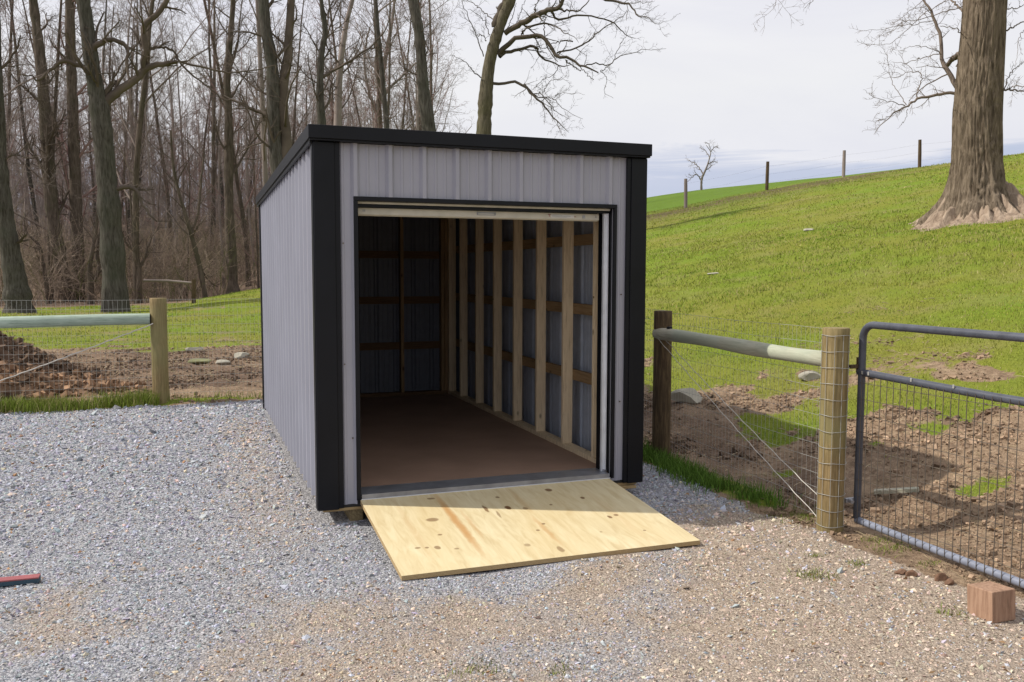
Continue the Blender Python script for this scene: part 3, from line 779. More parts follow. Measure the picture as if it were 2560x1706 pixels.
tag(ramp, 'yellow knotty plywood ramp leaning from the gravel up to the shed doorway', 'ramp')

# ------------------------------------------------------------------ round posts
def round_post(name, x, y, z0, z1, r, mat, parent=None, seed=1, lean=(0, 0), checks=True):
    n, k = 40, 26
    zz = np.concatenate([np.linspace(z0, z1-.006, k-1), [z1]])
    th = np.arange(n)*2*math.pi/n
    T, Z = np.meshgrid(th, zz)
    R = r*(1+.035*(vnoise(T*2.2+seed*7, Z*1.5, seed)-.5)+.05*(vnoise(T*6+seed, Z*.6, seed+3)-.5))
    R = R-.02*r*sst(.78, .86, vnoise(T*9, Z*.8, seed+5)); R[-1] *= .95
    X = x+lean[0]*(Z-z0)+R*np.cos(T); Y = y+lean[1]*(Z-z0)+R*np.sin(T)
    V = np.stack([X, Y, Z], -1).reshape(-1, 3)
    i = np.arange(n); j = (i+1) % n
    F = np.concatenate([np.stack([a*n+i, a*n+j, (a+1)*n+j, (a+1)*n+i], 1) for a in range(k-1)])
    m = MB(); m.add(V, F)
    top = V[-n:]; m.add(np.concatenate([top, [top.mean(0)]]), [(a, (a+1) % n, n) for a in range(n)])
    return m.build(name, mat, parent)
def mesh_wire(mb, P0, P1, zb, zt, dh=.1016, dv=.0508, r=.0011, zfun=None, col=None):
    """welded mesh between two ground points"""
    P0 = np.array(P0, float); P1 = np.array(P1, float); L = np.linalg.norm(P1-P0)
    nv = int(L/dv); t = np.linspace(0, 1, nv+1)
    B = P0+(P1-P0)*t[:, None]
    g = (zfun(t) if zfun else np.zeros_like(t))
    V = np.stack([np.concatenate([B, (zb+g)[:, None]], 1), np.concatenate([B, (zt+g)[:, None]], 1)], 1)
    mb.tubes(V, np.full((len(V), 2), r), 4)
    nh = int(round((zt-zb)/dh)); k = 24
    t = np.linspace(0, 1, k); g = (zfun(t) if zfun else np.zeros_like(t)); B = P0+(P1-P0)*t[:, None]
    Hh = np.stack([np.concatenate([B, (zt-i*(zt-zb)/nh+g+.004*np.sin(t*9+i))[:, None]], 1) for i in range(nh+1)])
    mb.tubes(Hh, np.full((nh+1, k), r*1.15), 4)

# right fence
P1 = (3.27, 1.18); P2 = (3.145, -1.235)
rf = empty('wire_fence', (P2[0], P2[1], -.1), 'mesh and log rail fence running from the tan gate post back past the shed', 'fence')
def setl(o, l): o['label'] = l; return o
setl(round_post('post', P2[0], P2[1], -.25, 1.212, .083, mat_post_l, rf, 3), 'thick tan round post wrapped in wire beside the gate')
setl(round_post('post', P1[0], P1[1], -.3, 1.215, .083, mat_post_d, rf, 8), 'dark brown weathered round post close to the shed')
round_post('post', 3.36, 5.66, -.3, 1.22, .08, mat_post_d, rf, 12)
n_ = 22; t_ = np.linspace(0, 1, n_)[:, None]
a_ = np.array([3.225, 1.20, 1.008]); b_ = np.array([3.155, -1.155, 1.000]); P = a_+(b_-a_)*t_; P[:, 2] += .006*np.sin(t_[:, 0]*6)
kk = 12
m = MB(); m.tube(P, .0535+.003*np.sin(t_[:, 0]*13), 24); setl(m.build('rail', mat_rail_c, rf), 'pale weathered log rail')
m = MB(); e = P[-1]; m.tube([e+[.0, -.001, 0], e+[.0, -.004, 0]], .05, 24); m.build('rail_end', mat_end, rf)
m = MB(); zf = lambda t: .02*(1-t)
mesh_wire(m, (P2[0]+.07, P2[1]+.05), (P1[0]+.09, P1[1]), -.09, 1.19)
mesh_wire(m, (P1[0]+.09, P1[1]), (3.44, 5.6), -.07, 1.21)
m.build('wire_mesh', mat_wire, rf)
m = MB()
rr = .083*1.035+.0025
for i in range(13):
    z = 1.165-i*.1035; th = np.linspace(2.4, 6.9, 22); m.tube(np.stack([P2[0]+rr*np.cos(th), P2[1]+rr*np.sin(th), z+.003*np.sin(th*3+i)], 1), .0017, 5)
for th in (2.75, 3.35, 3.95, 4.55, 5.15): m.tube([(P2[0]+rr*math.cos(th), P2[1]+rr*math.sin(th), -.08), (P2[0]+rr*math.cos(th)*1.0, P2[1]+rr*math.sin(th), 1.168)], .0016, 5)
m.build('wire_wrap', mat_wire, rf)
m = MB()
for dz, dx in ((0, 0), (.04, .02)):
    A_ = np.array([P1[0]-.085+dx, P1[1]-.02, .99+dz]); B_ = np.array([P2[0]-.05+dx*3, P2[1]+.07, .0+dz*2.2-.04])
    t = np.linspace(0, 1, 30)[:, None]; Q = A_+(B_-A_)*t+np.stack([.003*np.sin(t[:, 0]*60), 0*t[:, 0], .003*np.cos(t[:, 0]*60)-.02*np.sin(t[:, 0]*3.14)], 1)
    m.tube(Q, .0030, 5)
m.build('brace_wire', mat_rope, rf)
m = MB(); m.box(3.20, 3.235, .95, 1.0, 1.05, 1.085, b=.006); m.build('insulator', mat_black, rf, smooth=False)

# left fence
lf = empty('wire_fence', (-1.13, 5.6, -.06), 'wire mesh fence with green log rail left of the shed', 'fence')
round_post('post', -1.13, 5.6, -.2, 1.235, .095, mat_post_l, lf, 21)
round_post('post', -3.75, 5.6, -.2, 1.235, .095, mat_post_l, lf, 22)
m = MB(); t = np.linspace(0, 1, 20)[:, None]; P = np.array([-1.225, 5.575, .985])+np.array([-2.43, 0, .005])*t; P[:, 2] += .012*np.cos(t[:, 0]*3.4)-.012
m.tube(P, .067, 24); m.build('rail', mat_rail_g, lf)
m = MB(); m.tube([(-1.224, 5.575, .985), (-1.2195, 5.575, .985)], .06, 20); m.build('rail_end', mat_end, lf)
m = MB(); mesh_wire(m, (-5.2, 5.69), (3.3, 5.69), -.05, 1.215, r=.0012, zfun=lambda t: -.004*np.sin(t*20)); m.build('wire_mesh', mat_wire, lf)
m = MB(); A_ = np.array([-1.19, 5.5, .93]); B_ = np.array([-3.70, 5.52, -.0]); t = np.linspace(0, 1, 40)[:, None]
m.tube(A_+(B_-A_)*t+np.stack([0*t[:, 0], .004*np.sin(t[:, 0]*90), .004*np.cos(t[:, 0]*90)-.02*np.sin(t[:, 0]*3.1)], 1), .0075, 6); m.build('brace_wire', mat_rope, lf)

# ------------------------------------------------------------------ gate
gate = empty('farm_gate', (3.3, -1.30, -.1), 'grey tube gate filled with wire mesh beside the tan post', 'gate')
GX = 3.30
def arc(c, r, a0, a1, n=7): return [(GX, c[0]+r*math.cos(a), c[1]+r*math.sin(a)) for a in np.linspace(a0, a1, n)]
y0, y1, zt, zb, R_ = -1.305, -4.35, 1.235, -.055, .09
pts = arc((y0-R_, zt-R_), R_, math.pi/2, 0)
ft = [(GX, y1+R_, zt)]+[(GX, y0-R_-1.4, zt-.004)]+pts+[(GX, y0, z) for z in np.linspace(zt-R_-.02, zb+.02, 6)]
m = MB(); m.tube(ft, .0235, 16); m.tube([(GX, y1+R_, zt), (GX, y1+.03, zt-.03), (GX, y1, zt-R_), (GX, y1, zb)], .0235, 16); m.build('gate_frame', mat_gate, gate)
m = MB(); m.tube([(GX, y0+.024, .925), (GX, y0-1, .90), (GX, y1, .895)], .0235, 16); m.build('gate_rail', mat_gate, gate)
m = MB(); m.tube([(GX, y0, zb+.01), (GX, y0-1.2, zb), (GX, y1, zb)], .023, 16); setl(m.build('gate_rail', M_simple('gate_paint_pale', (.20, .22, .28), .4, 0, .5, (14, .2)), gate), 'lowest gate tube, paler grey')
m = MB(); nv = int((y0-y1)/.054)
yy = y0-.03-np.arange(nv)*.054; V = np.stack([np.stack([np.full(nv, GX-.024), yy, np.full(nv, zb-.012)], 1), np.stack([np.full(nv, GX-.024), yy, np.full(nv, .905)], 1)], 1)
m.tubes(V, np.full((nv, 2), .0026), 5)
for i in range(9): m.tube([(GX-.021, y0+.02, .86-i*.105), (GX-.021, y1, .85-i*.105)], .0019, 5)
m.build('gate_mesh', mat_wire_d, gate)
m = MB(); m.box(3.215, 3.30, y0+.005, y0+.03, .95, .975, b=.004); m.tube([(3.29, y0+.03, .92), (3.29, y0+.03, 1.02)], .008, 8); m.build('gate_hinge', mat_post_d, gate, smooth=False)
m = MB(); m.box(3.215, 3.30, y0+.005, y0+.03, .07, .10, b=.004); m.tube([(3.24, y0+.0, .09), (3.235, y0-.03, .085)], .013, 10); m.build('gate_hinge', mat_galv, gate, smooth=False)
for y in (-1.335, -1.39, -1.74, -2.05):
    m = MB(); m.box(GX-.0265, GX-.0225, y-.006, y+.006, .916, .938, b=.001); m.build('paint_scratch', mat_wire, gate, smooth=False)
lp = round_post('gate_latch_post', 3.30, -4.50, -.2, 1.25, .083, mat_post_l, None, 33); tag(lp, 'tan round post where the far end of the tube gate latches', 'post')

# ------------------------------------------------------------------ block and bar on the gravel
q = onz(2281, 1432, -.115); q2 = onz(2345, 1421, -.115); ang = math.atan2(q2[1]-q[1], q2[0]-q[0])
Rz = np.array([[math.cos(ang), -math.sin(ang), 0], [math.sin(ang), math.cos(ang), 0], [0, 0, 1]])
tl = math.radians(-4); Rx = np.array([[1, 0, 0], [0, math.cos(tl), -math.sin(tl)], [0, math.sin(tl), math.cos(tl)]])
m = MB(); m.box(0, .150, 0, .150, 0, .152, b=.004, M=(Rz@Rx, np.array([q[0], q[1], min(q[2], float(H(q[0]+.03, q[1]+.08)))-.002])))
tag(m.build('wooden_block', mat_block, smooth=False, loc=(q[0], q[1], q[2])), 'cube of red brown timber lying on the gravel by the gate bottom', 'block')
e1 = onz(92, 1334, -.105); e0 = onz(-90, 1352, -.105)
bar_ = empty('metal_bar', (e1[0], e1[1], -.11), 'narrow red and blue bar lying on the grey gravel at left', 'bar')
dv = (e0-e1); dv[2] = 0; L = np.linalg.norm(dv); dv /= L; pv = np.array([-dv[1], dv[0], 0])
Mx = (np.stack([dv, pv, [0, 0, 1]], 1), np.array([e1[0], e1[1], float(H(e1[0], e1[1]))]))
m = MB(); m.box(0, .60, -.028, -.004, .004, .028, b=.002, M=Mx); m.box(0, .60, .004, .03, .004, .028, b=.002, M=Mx); m.build('bar_body', mat_blue, bar_, smooth=False)
m = MB(); m.box(0, .60, -.03, .032, .0285, .037, b=.002, M=Mx); m.build('bar_edge', mat_red, bar_, smooth=False)

# ------------------------------------------------------------------ fence on the hill crest
hf = None
pos = []
for (cx, cy, d) in ((280, 1270, 42.6), (775, 1205, 46), (1245, 1125, 48.6), (1712, 1048, 49.5)):
    p = at((1600+cx/2.45)*DS, cy/2.45*DS, d); pos.append(p)
# extend to the right behind the big tree
pos.append(pos[-1]+(pos[-1]-pos[-2])*[1, 1, 0]+[0, 0, .3])
gz = [float(H(p[0], p[1])) for p in pos]
hf = empty('hill_fence', (pos[0][0], pos[0][1], gz[0]), 'row of thin weathered posts strung with faint wire along the hill crest', 'fence')
tops = []
for i, (p, z) in enumerate(zip(pos, gz)):
    r = .085; top = z+1.38
    m = MB(); ln = (-.03, .02, .0, -.05, .02)[i]
    m.tube([(p[0], p[1], z-.3), (p[0]+ln*.5, p[1], z+.7), (p[0]+ln, p[1], top)], [r, r, r*.9], 9); m.build('post', mat_post_d if i % 2 else mat_bark_haze, hf); tops.append(np.array([p[0], p[1], z]))
m = MB()
for h in (.35, .75, 1.15):
    for a, b in zip(tops[:-1], tops[1:]): m.tube([a+[0, 0, h], (a+b)/2+[0, 0, h-.05], b+[0, 0, h]], .0018, 4)
m.build('strand', mat_wire_d, hf)
# little rail fence at the edge of the wood
d = 38.; a = at(445, 692, d); b = at(445, 648, d); c = at(330, 645, d+.5)
wf = empty('rail_fence', (a[0], a[1], float(H(a[0], a[1]))), 'low wooden rail and post at the edge of the wood left of the shed', 'fence')
m = MB(); m.tube([(a[0], a[1], float(H(a[0], a[1]))-.2), tuple(b+[0, 0, .1])], .09, 10); m.build('post', mat_post_d, wf)
m = MB(); m.tube([tuple(b+[0, 0, -.05]), tuple((b+c)/2+[0, 0, .01]), tuple(c)], [.05, .055, .055], 10); m.build('rail', mat_bark_haze, wf)

# ------------------------------------------------------------------ trees
def resample(P, R, n):
    P = np.asarray(P, float); R = np.asarray(R, float)
    # Catmull-Rom through the traced nodes
    t = np.arange(len(P)); tt = np.linspace(0, len(P)-1, n)
    i = np.clip(tt.astype(int), 0, len(P)-2); f = (tt-i)[:, None]
    g = lambda k: P[np.clip(k, 0, len(P)-1)]
    a, b, c, d = g(i-1), g(i), g(i+1), g(i+2)
    Q = .5*(2*b+(c-a)*f+(2*a-5*b+4*c-d)*f*f+(3*b-a-3*c+d)*f**3)
    return Q, np.interp(tt, t, R)
def grow(rg, S, D, L, R0, n, wander, up, droop=0, taper=.35):
    B = len(S); P = np.zeros((B, n, 3)); P[:, 0] = S; D = D.copy(); st = (L/(n-1))[:, None]
    for k in range(1, n):
        D = D+rg.normal(0, wander, (B, 3)); D[:, 2] += up-droop*k/n
        D /= np.linalg.norm(D, axis=1, keepdims=True)+1e-9
        P[:, k] = P[:, k-1]+D*st
    R = R0[:, None]*np.linspace(1, taper, n)[None]
    return P, R
def spawn(rg, P, R, k, t0, ang, lf, rf, rmin=.003, len_base=None, k_by_len=False):
    """children along each parent"""
    B, n, _ = P.shape
    if B == 0: return None
    seg = np.linalg.norm(np.diff(P, axis=1), axis=2).sum(1)
    par = np.repeat(np.arange(B), k)
    t = t0+(1-t0)*(np.tile(np.arange(k), B)+rg.random(B*k))/k; t = np.clip(t, 0, .995)
    u = t*(n-1); i = np.clip(u.astype(int), 0, n-2); f = (u-i)[:, None]
    S = P[par, i]*(1-f)+P[par, i+1]*f
    T = P[par, i+1]-P[par, i]; T /= np.linalg.norm(T, axis=1, keepdims=True)+1e-9
    r = rg.normal(size=(len(par), 3)); r -= (r*T).sum(1, keepdims=True)*T; r /= np.linalg.norm(r, axis=1, keepdims=True)+1e-9
    a = np.radians(rg.uniform(*ang, len(par)))[:, None]
    D = T*np.cos(a)+r*np.sin(a)
    Lp = seg[par] if len_base is None else np.full(len(par), len_base)
    L = Lp*rg.uniform(*lf, len(par))*(1.12-.6*t)
    Rr = (R[par, i]*(1-f[:, 0])+R[par, i+1]*f[:, 0])*rg.uniform(*rf, len(par))
    return S, D, L, np.maximum(Rr, rmin)
def crown(rg, mb_l, mb_t, parents, spec, rmin):
    """parents: list of (P,R) batches"""
    cur = parents
    for li, s in enumerate(spec):
        nxt = []
        for (P, R) in cur:
            sp = spawn(rg, P, R, s['k'], s.get('t0', .15), s.get('ang', (30, 65)), s['lf'], s.get('rf', (.4, .65)), rmin, s.get('lb'))
            if sp is None: continue
            S, D, L, R0 = sp
            keep = L > s.get('minl', .08)
            S, D, L, R0 = S[keep], D[keep], L[keep], R0[keep]
            if len(S) == 0: continue
            Q, RR = grow(rg, S, D, L, R0, s['n'], s.get('w', .14), s.get('up', .05), s.get('droop', 0), .4)
            (mb_l if s.get('limb') else mb_t).tubes(Q, RR, s['sides'])
            nxt.append((Q, RR))
        cur = nxt
def width_r(w, d): return w/DS/2*d/F_PX
def hero(name, label, d, trunk, limbs=(), cat='tree', spec=None, mat=mat_bark_a, tmat=None, seed=1, jit=1.2, group=None, rmin=None, trunk_spec=None, base_h=None):
    tmat = tmat or mat_limb
    rg = np.random.default_rng(seed)
    P = [at(px, py, d) for px, py, w in trunk]; R = [width_r(w, d) for *_, w in trunk]
    P[0][2] = float(H(P[0][0], P[0][1]))-.15 if base_h is None else base_h
    root = empty(name, (P[0][0], P[0][1], P[0][2]+.15), label, cat, group)
    Q, RR = resample(P, R, 46)
    RR = RR*(1+.06*rg.normal(size=46)); RR[:3] *= [1.25, 1.12, 1.05]
    m = MB(); m.tube(Q, RR, 18, caps=False); m.build('trunk', mat, root)
    ml = MB(); par = []
    for li, (lm) in enumerate(limbs):
        off = rg.uniform(-jit, jit)
        n = len(lm); PP = [at(px, py, d+off*(k/max(1, n-1))) for k, (px, py, w) in enumerate(lm)]; r_ = [width_r(w, d) for *_, w in lm]
        q, r2 = resample(PP, r_, 20)
        q[1:] += rg.normal(0, .02, (19, 3))
        ml.tubes(q[None], r2[None], 9); par.append((q[None], r2[None]))
    rmin = rmin or .0035*d/35
    if spec: 
        crown(rg, ml, ml, par, spec, rmin)
    if trunk_spec: crown(rg, ml, ml, [(Q[None], RR[None])], trunk_spec, rmin)
    if ml.n: ml.build('crown', tmat, root)
    return root
TW = lambda k1, k2, k3, l=(.28, .5): [dict(k=k1, n=6, lf=l, sides=4, t0=.15, up=.05, w=.16, rf=(.35, .55)), dict(k=k2, n=5, lf=(.35, .6), sides=3, up=.03, w=.16), dict(k=k3, n=4, lf=(.4, .7), sides=3, up=.02, w=.14)]
TRUNK = lambda k, l=(.10, .22), ang=(35, 70), t0=.3: [dict(k=k, n=9, lf=l, sides=5, t0=t0, ang=ang, rf=(.18, .36), w=.13, up=.07), dict(k=7, n=6, lf=(.3, .55), sides=4, w=.15, up=.05), dict(k=5, n=5, lf=(.35, .6), sides=3, w=.15), dict(k=4, n=4, lf=(.4, .7), sides=3, w=.12)]

hero('bare_tree', 'leaning grey trunk at the far left edge, standing behind the green log rail', 38,
     [(45, 714, 62), (36, 650, 42), (24, 580, 37), (12, 500, 32), (3, 400, 25), (-2, 280, 21), (-8, 140, 18), (-12, -60, 14)], seed=2, trunk_spec=TRUNK(10, t0=.25))
hero('bare_tree', 'straight mossy brown trunk, left of the two close together behind the log rail', 50,
     [(160, 690, 30), (142, 610, 25), (124, 520, 25), (114, 420, 25), (106, 300, 22), (94, 150, 20), (76, 0, 17), (58, -140, 13)], mat=mat_bark_b, seed=3, trunk_spec=TRUNK(12))
hero('bare_tree', 'straight brown trunk just left of the biggest forked tree in the wood', 50.5,
     [(180, 690, 26), (179, 600, 24), (174, 450, 23), (167, 250, 21), (161, 60, 18), (157, -150, 14)], mat=mat_bark_b, seed=4, trunk_spec=TRUNK(12), tmat=mat_twig_red)
hero('forked_tree', 'biggest grey tree in the wood, with a heavy limb curving out to the right', 37,
     [(266, 716, 60), (264, 670, 49), (260, 600, 46), (253, 500, 45), (244, 400, 41), (236, 310, 40), (228, 250, 38), (216, 180, 31), (206, 110, 29), (197, 40, 28), (188, -20, 27), (176, -160, 22)],
     [[(236, 262, 24), (240, 238, 20), (281, 205, 17), (316, 178, 15), (338, 158, 14), (373, 148, 11), (406, 142, 8)],
      [(330, 160, 10), (328, 148, 11), (334, 112, 12), (331, 60, 12), (366, 28, 11), (383, 0, 10), (400, -60, 8)],
      [(336, 113, 7), (355, 109, 6), (373, 109, 5), (397, 116, 5), (408, 136, 4)],
      [(207, 135, 13), (214, 112, 13), (228, 101, 12), (253, 92, 9), (281, 98, 8), (294, 118, 6), (288, 148, 5), (299, 181, 3)],
      [(203, 158, 10), (169, 145, 9), (141, 141, 8), (120, 158, 6), (91, 183, 5), (74, 176, 3), (40, 170, 2)],
      [(404, 143, 5), (457, 151, 4.5), (510, 165, 4), (563, 165, 3), (633, 151, 2)],
      [(404, 130, 4), (440, 172, 4), (492, 211, 3), (520, 253, 2)],
      [(245, 440, 10), (290, 430, 9), (315, 440, 7), (330, 475, 5), (360, 510, 3)],
      [(228, 240, 6), (260, 180, 4), (300, 120, 3), (345, 60, 2.5), (370, -10, 2)]],
     spec=TW(7, 5, 4), seed=5, trunk_spec=TRUNK(7, t0=.35))
hero('bare_tree', 'tall slim tree midway between the forked tree and the shed roof', 46,
     [(536, 660, 25), (530, 560, 21), (526, 450, 19), (526, 300, 18), (522, 180, 15), (529, 90, 12), (536, 0, 10), (540, -130, 7)],
     [[(522, 190, 6), (535, 140, 5), (548, 90, 4), (552, 40, 3), (560, -10, 2)]], spec=TW(5, 4, 3), mat=mat_bark_b, seed=6, trunk_spec=TRUNK(14, t0=.3))
hero('bare_tree', 'thick greenish twin trunk just left of the shed roof corner', 40,
     [(652, 660, 42), (648, 520, 36), (640, 400, 33), (630, 300, 31), (626, 160, 28), (610, 60, 24), (602, -40, 21), (590, -160, 16)],
     [[(640, 430, 26), (658, 330, 24), (650, 240, 22), (660, 140, 20), (666, 60, 18), (672, -60, 15), (676, -150, 10)]], spec=[dict(k=10, n=8, lf=(.12, .3), sides=5, t0=.2, w=.15, rf=(.2, .4), up=.06)]+TW(6, 5, 4, (.35, .6)), seed=7, trunk_spec=TRUNK(12, (.12, .24)))
hero('bare_tree', 'slim tree behind the left end of the shed roof, one branch reaching up right', 42,
     [(742, 640, 24), (741, 400, 20), (739, 280, 18), (735, 220, 17), (738, 130, 14), (747, 70, 12), (738, 0, 10), (734, -130, 7)],
     [[(737, 180, 8), (770, 160, 6.5), (810, 138, 5), (850, 108, 4), (885, 70, 3), (900, 20, 2)]], spec=TW(8, 5, 4), seed=8, trunk_spec=TRUNK(14))
hero('bare_tree', 'paler slender tree second from left above the shed roof', 50,
     [(778, 640, 20), (775, 400, 18), (776, 280, 17), (781, 160, 14), (795, 60, 11), (812, -10, 9), (835, -120, 6)], mat=mat_bark_haze, seed=9, trunk_spec=TRUNK(14))
hero('bare_tree', 'bushy many branched tree above the middle left of the shed roof', 56,
     [(872, 640, 18), (868, 400, 16), (866, 290, 15), (874, 200, 12), (888, 120, 9), (902, 40, 7), (915, -80, 4)],
     [[(868, 250, 8), (890, 210, 6), (925, 175, 5), (960, 140, 3)], [(866, 265, 8), (845, 200, 6), (838, 130, 5), (850, 60, 3)], [(872, 220, 6), (862, 150, 5), (872, 90, 3)]], spec=TW(9, 6, 4, (.3, .55)), mat=mat_bark_haze, tmat=mat_bark_haze, seed=10, trunk_spec=TRUNK(14, (.12, .24)))
hero('bare_tree', 'thick rough trunk above the shed roof, left of the tree with sweeping limbs', 40,
     [(1000, 640, 42), (992, 400, 36), (985, 295, 32), (975, 220, 27), (969, 150, 25), (962, 70, 23), (948, 0, 22), (925, -130, 17)], seed=11,
     trunk_spec=[dict(k=9, n=9, lf=(.07, .15), sides=4, t0=.45, ang=(50, 85), rf=(.07, .15), w=.13, up=.05)]+TRUNK(9)[1:])
C1 = lambda *a: [(1084.6+x*.2034, y*.2034, w*.2034) for x, y, w in a]
hero('spreading_tree', 'bare tree behind the shed roof with long mossy limbs sweeping right and down', 33,
     [(1100, 620, 44), (1106, 420, 40), (1112, 300, 34), (1115, 240, 32), (1119, 190, 29), (1126, 140, 27), (1139, 90, 26), (1156, 40, 24), (1174, -5, 24), (1200, -110, 18)],
     [C1((260, 300, 80), (320, 120, 80), (390, 0, 70), (410, -160, 60)),
      C1((370, 380, 60), (500, 300, 62), (620, 230, 62), (740, 160, 60), (850, 120, 55), (980, 95, 45), (1020, 0, 40), (1060, -140, 34)),
      C1((960, 100, 26), (1040, 118, 20), (1130, 125, 18), (1220, 115, 14), (1330, 0, 9)),
      C1((880, 110, 30), (930, 190, 26), (990, 225, 24), (1090, 200, 22), (1200, 178, 20), (1330, 185, 18), (1450, 215, 16), (1560, 245, 15), (1640, 290, 13), (1690, 350, 11), (1740, 400, 9), (1830, 430, 5)),
      C1((290, 620, 60), (380, 530, 56), (480, 450, 50), (600, 415, 48), (720, 405, 44), (800, 420, 42), (850, 490, 40), (920, 590, 38), (970, 650, 36), (1080, 660, 30), (1150, 690, 26), (1220, 730, 24), (1290, 770, 20), (1420, 820, 13)),
      C1((960, 600, 20), (1060, 575, 18), (1180, 545, 18), (1250, 510, 17), (1340, 430, 15), (1420, 370, 13), (1500, 310, 11), (1600, 245, 9), (1700, 180, 6), (1760, 120, 4)),
      C1((1270, 755, 14), (1370, 725, 14), (1470, 725, 13), (1550, 735, 12), (1620, 670, 11), (1720, 625, 9), (1880, 580, 7), (2000, 565, 5), (2200, 548, 3)),
      C1((1550, 735, 8), (1490, 790, 8), (1450, 800, 7), (1500, 850, 7), (1520, 900, 6), (1500, 1050, 4), (1600, 1110, 3)),
      C1((1615, 670, 8), (1620, 600, 7), (1680, 500, 6), (1740, 400, 5), (1770, 290, 3)),
      C1((310, 640, 50), (380, 590, 40), (470, 575, 36), (560, 555, 33), (640, 525, 32), (730, 540, 28), (750, 600, 26), (800, 670, 22), (880, 700, 18), (980, 745, 14), (1100, 742, 8)),
      C1((980, 750, 8), (930, 830, 7), (830, 890, 6), (740, 950, 5), (690, 1010, 4)),
      C1((240, 945, 34), (340, 945, 32), (440, 925, 30), (520, 930, 30), (590, 980, 28), (650, 1040, 27), (720, 1100, 23), (790, 1170, 20), (850, 1250, 17), (920, 1340, 14), (980, 1380, 11), (1030, 1450, 8), (1100, 1500, 4)),
      C1((590, 950, 12), (660, 1020, 14), (740, 1100, 12), (860, 1100, 11), (930, 1120, 9), (980, 1180, 7), (1080, 1260, 5), (1250, 1340, 3)),
      C1((690, 1060, 12), (760, 1050, 10), (800, 1080, 9), (870, 1160, 8), (960, 1270, 6), (1100, 1350, 3)),
      C1((800, 1060, 8), (840, 980, 7), (910, 900, 5), (1080, 910, 3)),
      C1((780, 1150, 9), (860, 1110, 8), (890, 1200, 8), (910, 1300, 6), (920, 1370, 5)),
      C1((960, 1380, 7), (990, 1460, 5), (1025, 1540, 3)),
      C1((930, 1100, 6), (980, 1060, 5), (1080, 1050, 4), (1280, 1075, 2)),
      C1((1340, -60, 34), (1500, 0, 30), (1640, 20, 26), (1720, 40, 23), (1800, 75, 18), (1850, 140, 15), (1900, 200, 12), (1960, 185, 8), (2030, 220, 6), (2120, 280, 4), (2210, 240, 2)),
      C1((1720, 40, 8), (1820, 40, 6), (1960, 30, 5), (2070, 10, 2)),
      C1((1900, 195, 6), (1990, 140, 5), (2110, 60, 2)),
      C1((600, 300, 24), (700, 285, 22), (800, 270, 20), (900, 280, 17), (960, 300, 14), (1030, 360, 10), (1120, 400, 7), (1200, 470, 4)),
      C1((560, 400, 18), (600, 330, 16), (680, 290, 14)),
      C1((820, 400, 12), (820, 300, 10), (825, 200, 8), (860, 60, 7), (880, -60, 5)),
      C1((820, 550, 8), (900, 500, 8), (1020, 465, 14), (1140, 465, 16)),
      C1((1060, 680, 14), (1130, 740, 13), (1230, 800, 10)),
      C1((1220, 760, 9), (1300, 840, 8), (1375, 905, 6)),
      C1((130, 640, 12), (90, 520, 12), (40, 380, 10), (-20, 240, 9), (-90, 80, 7), (-150, -60, 5)),
      C1((100, 880, 14), (30, 830, 12), (-40, 740, 9), (-140, 660, 6), (-260, 620, 3)),
      C1((160, 460, 9), (130, 410, 8), (60, 400, 6)),
      C1((250, 240, 12), (140, 140, 10), (40, 60, 8), (-80, -20, 5)),
      C1((200, 400, 10), (150, 260, 8), (60, 160, 6), (-60, 100, 3)),
      C1((700, 180, 12), (720, 80, 10), (760, -20, 8)), C1((500, 300, 10), (540, 160, 8), (600, 0, 6)), C1((400, 320, 10), (460, 180, 8), (500, 40, 6))],
     spec=[dict(k=9, n=7, lf=(.14, .38), sides=4, t0=.2, ang=(30, 75), up=.04, w=.17, rf=(.25, .45), minl=.3), dict(k=4, n=5, lf=(.35, .65), sides=3, w=.17, up=.02), dict(k=3, n=4, lf=(.4, .7), sides=3, w=.14)],
     seed=12, jit=1.6, mat=M_bark('bark_olive', (.06, .052, .035), (.16, .14, .10), 1, (.10, .10, .045)), tmat=M_simple('limb_olive', (.085, .07, .055), .95, 0, .1, (.8, .35)), rmin=.0042)
# saplings at the wood's edge
hero('sapling', 'thin forked sapling just right of the biggest forked tree', 44, [(318, 690, 12), (320, 640, 10), (317, 600, 8), (306, 560, 6), (303, 500, 5), (298, 430, 3)],
     [[(319, 620, 6), (335, 590, 5), (342, 560, 4), (365, 520, 2)], [(312, 580, 5), (290, 560, 4), (280, 530, 2)]], spec=TW(5, 4, 3), mat=mat_bark_b, seed=13, trunk_spec=[dict(k=10, n=6, lf=(.15, .3), sides=4, t0=.3, rf=(.3, .5))]+TW(4, 3, 3))
hero('sapling', 'thin dark sapling leaning left in front of the wood beside the shed', 43, [(473, 668, 12), (458, 610, 10), (445, 560, 9), (428, 500, 8), (410, 440, 7), (398, 380, 6), (392, 300, 4)],
     [[(440, 540, 6), (456, 480, 5), (462, 420, 5), (470, 350, 3)], [(452, 600, 4), (475, 640, 3), (500, 660, 2)]], spec=TW(5, 4, 3), mat=mat_bark_b, seed=14, trunk_spec=[dict(k=12, n=6, lf=(.12, .25), sides=4, t0=.3, rf=(.3, .5))]+TW(4, 3, 3))
hero('sapling', 'low two stemmed dark sapling just left of the biggest forked tree', 46, [(208, 694, 15), (208, 650, 13), (206, 620, 10), (213, 570, 8), (222, 520, 6), (225, 450, 4)],
     [[(208, 655, 9), (226, 620, 8), (224, 580, 7), (230, 530, 5), (240, 470, 3)]], spec=TW(5, 4, 3), mat=mat_bark_b, seed=15, trunk_spec=[dict(k=8, n=6, lf=(.15, .3), sides=4, t0=.4, rf=(.3, .5))]+TW(4, 3, 3))
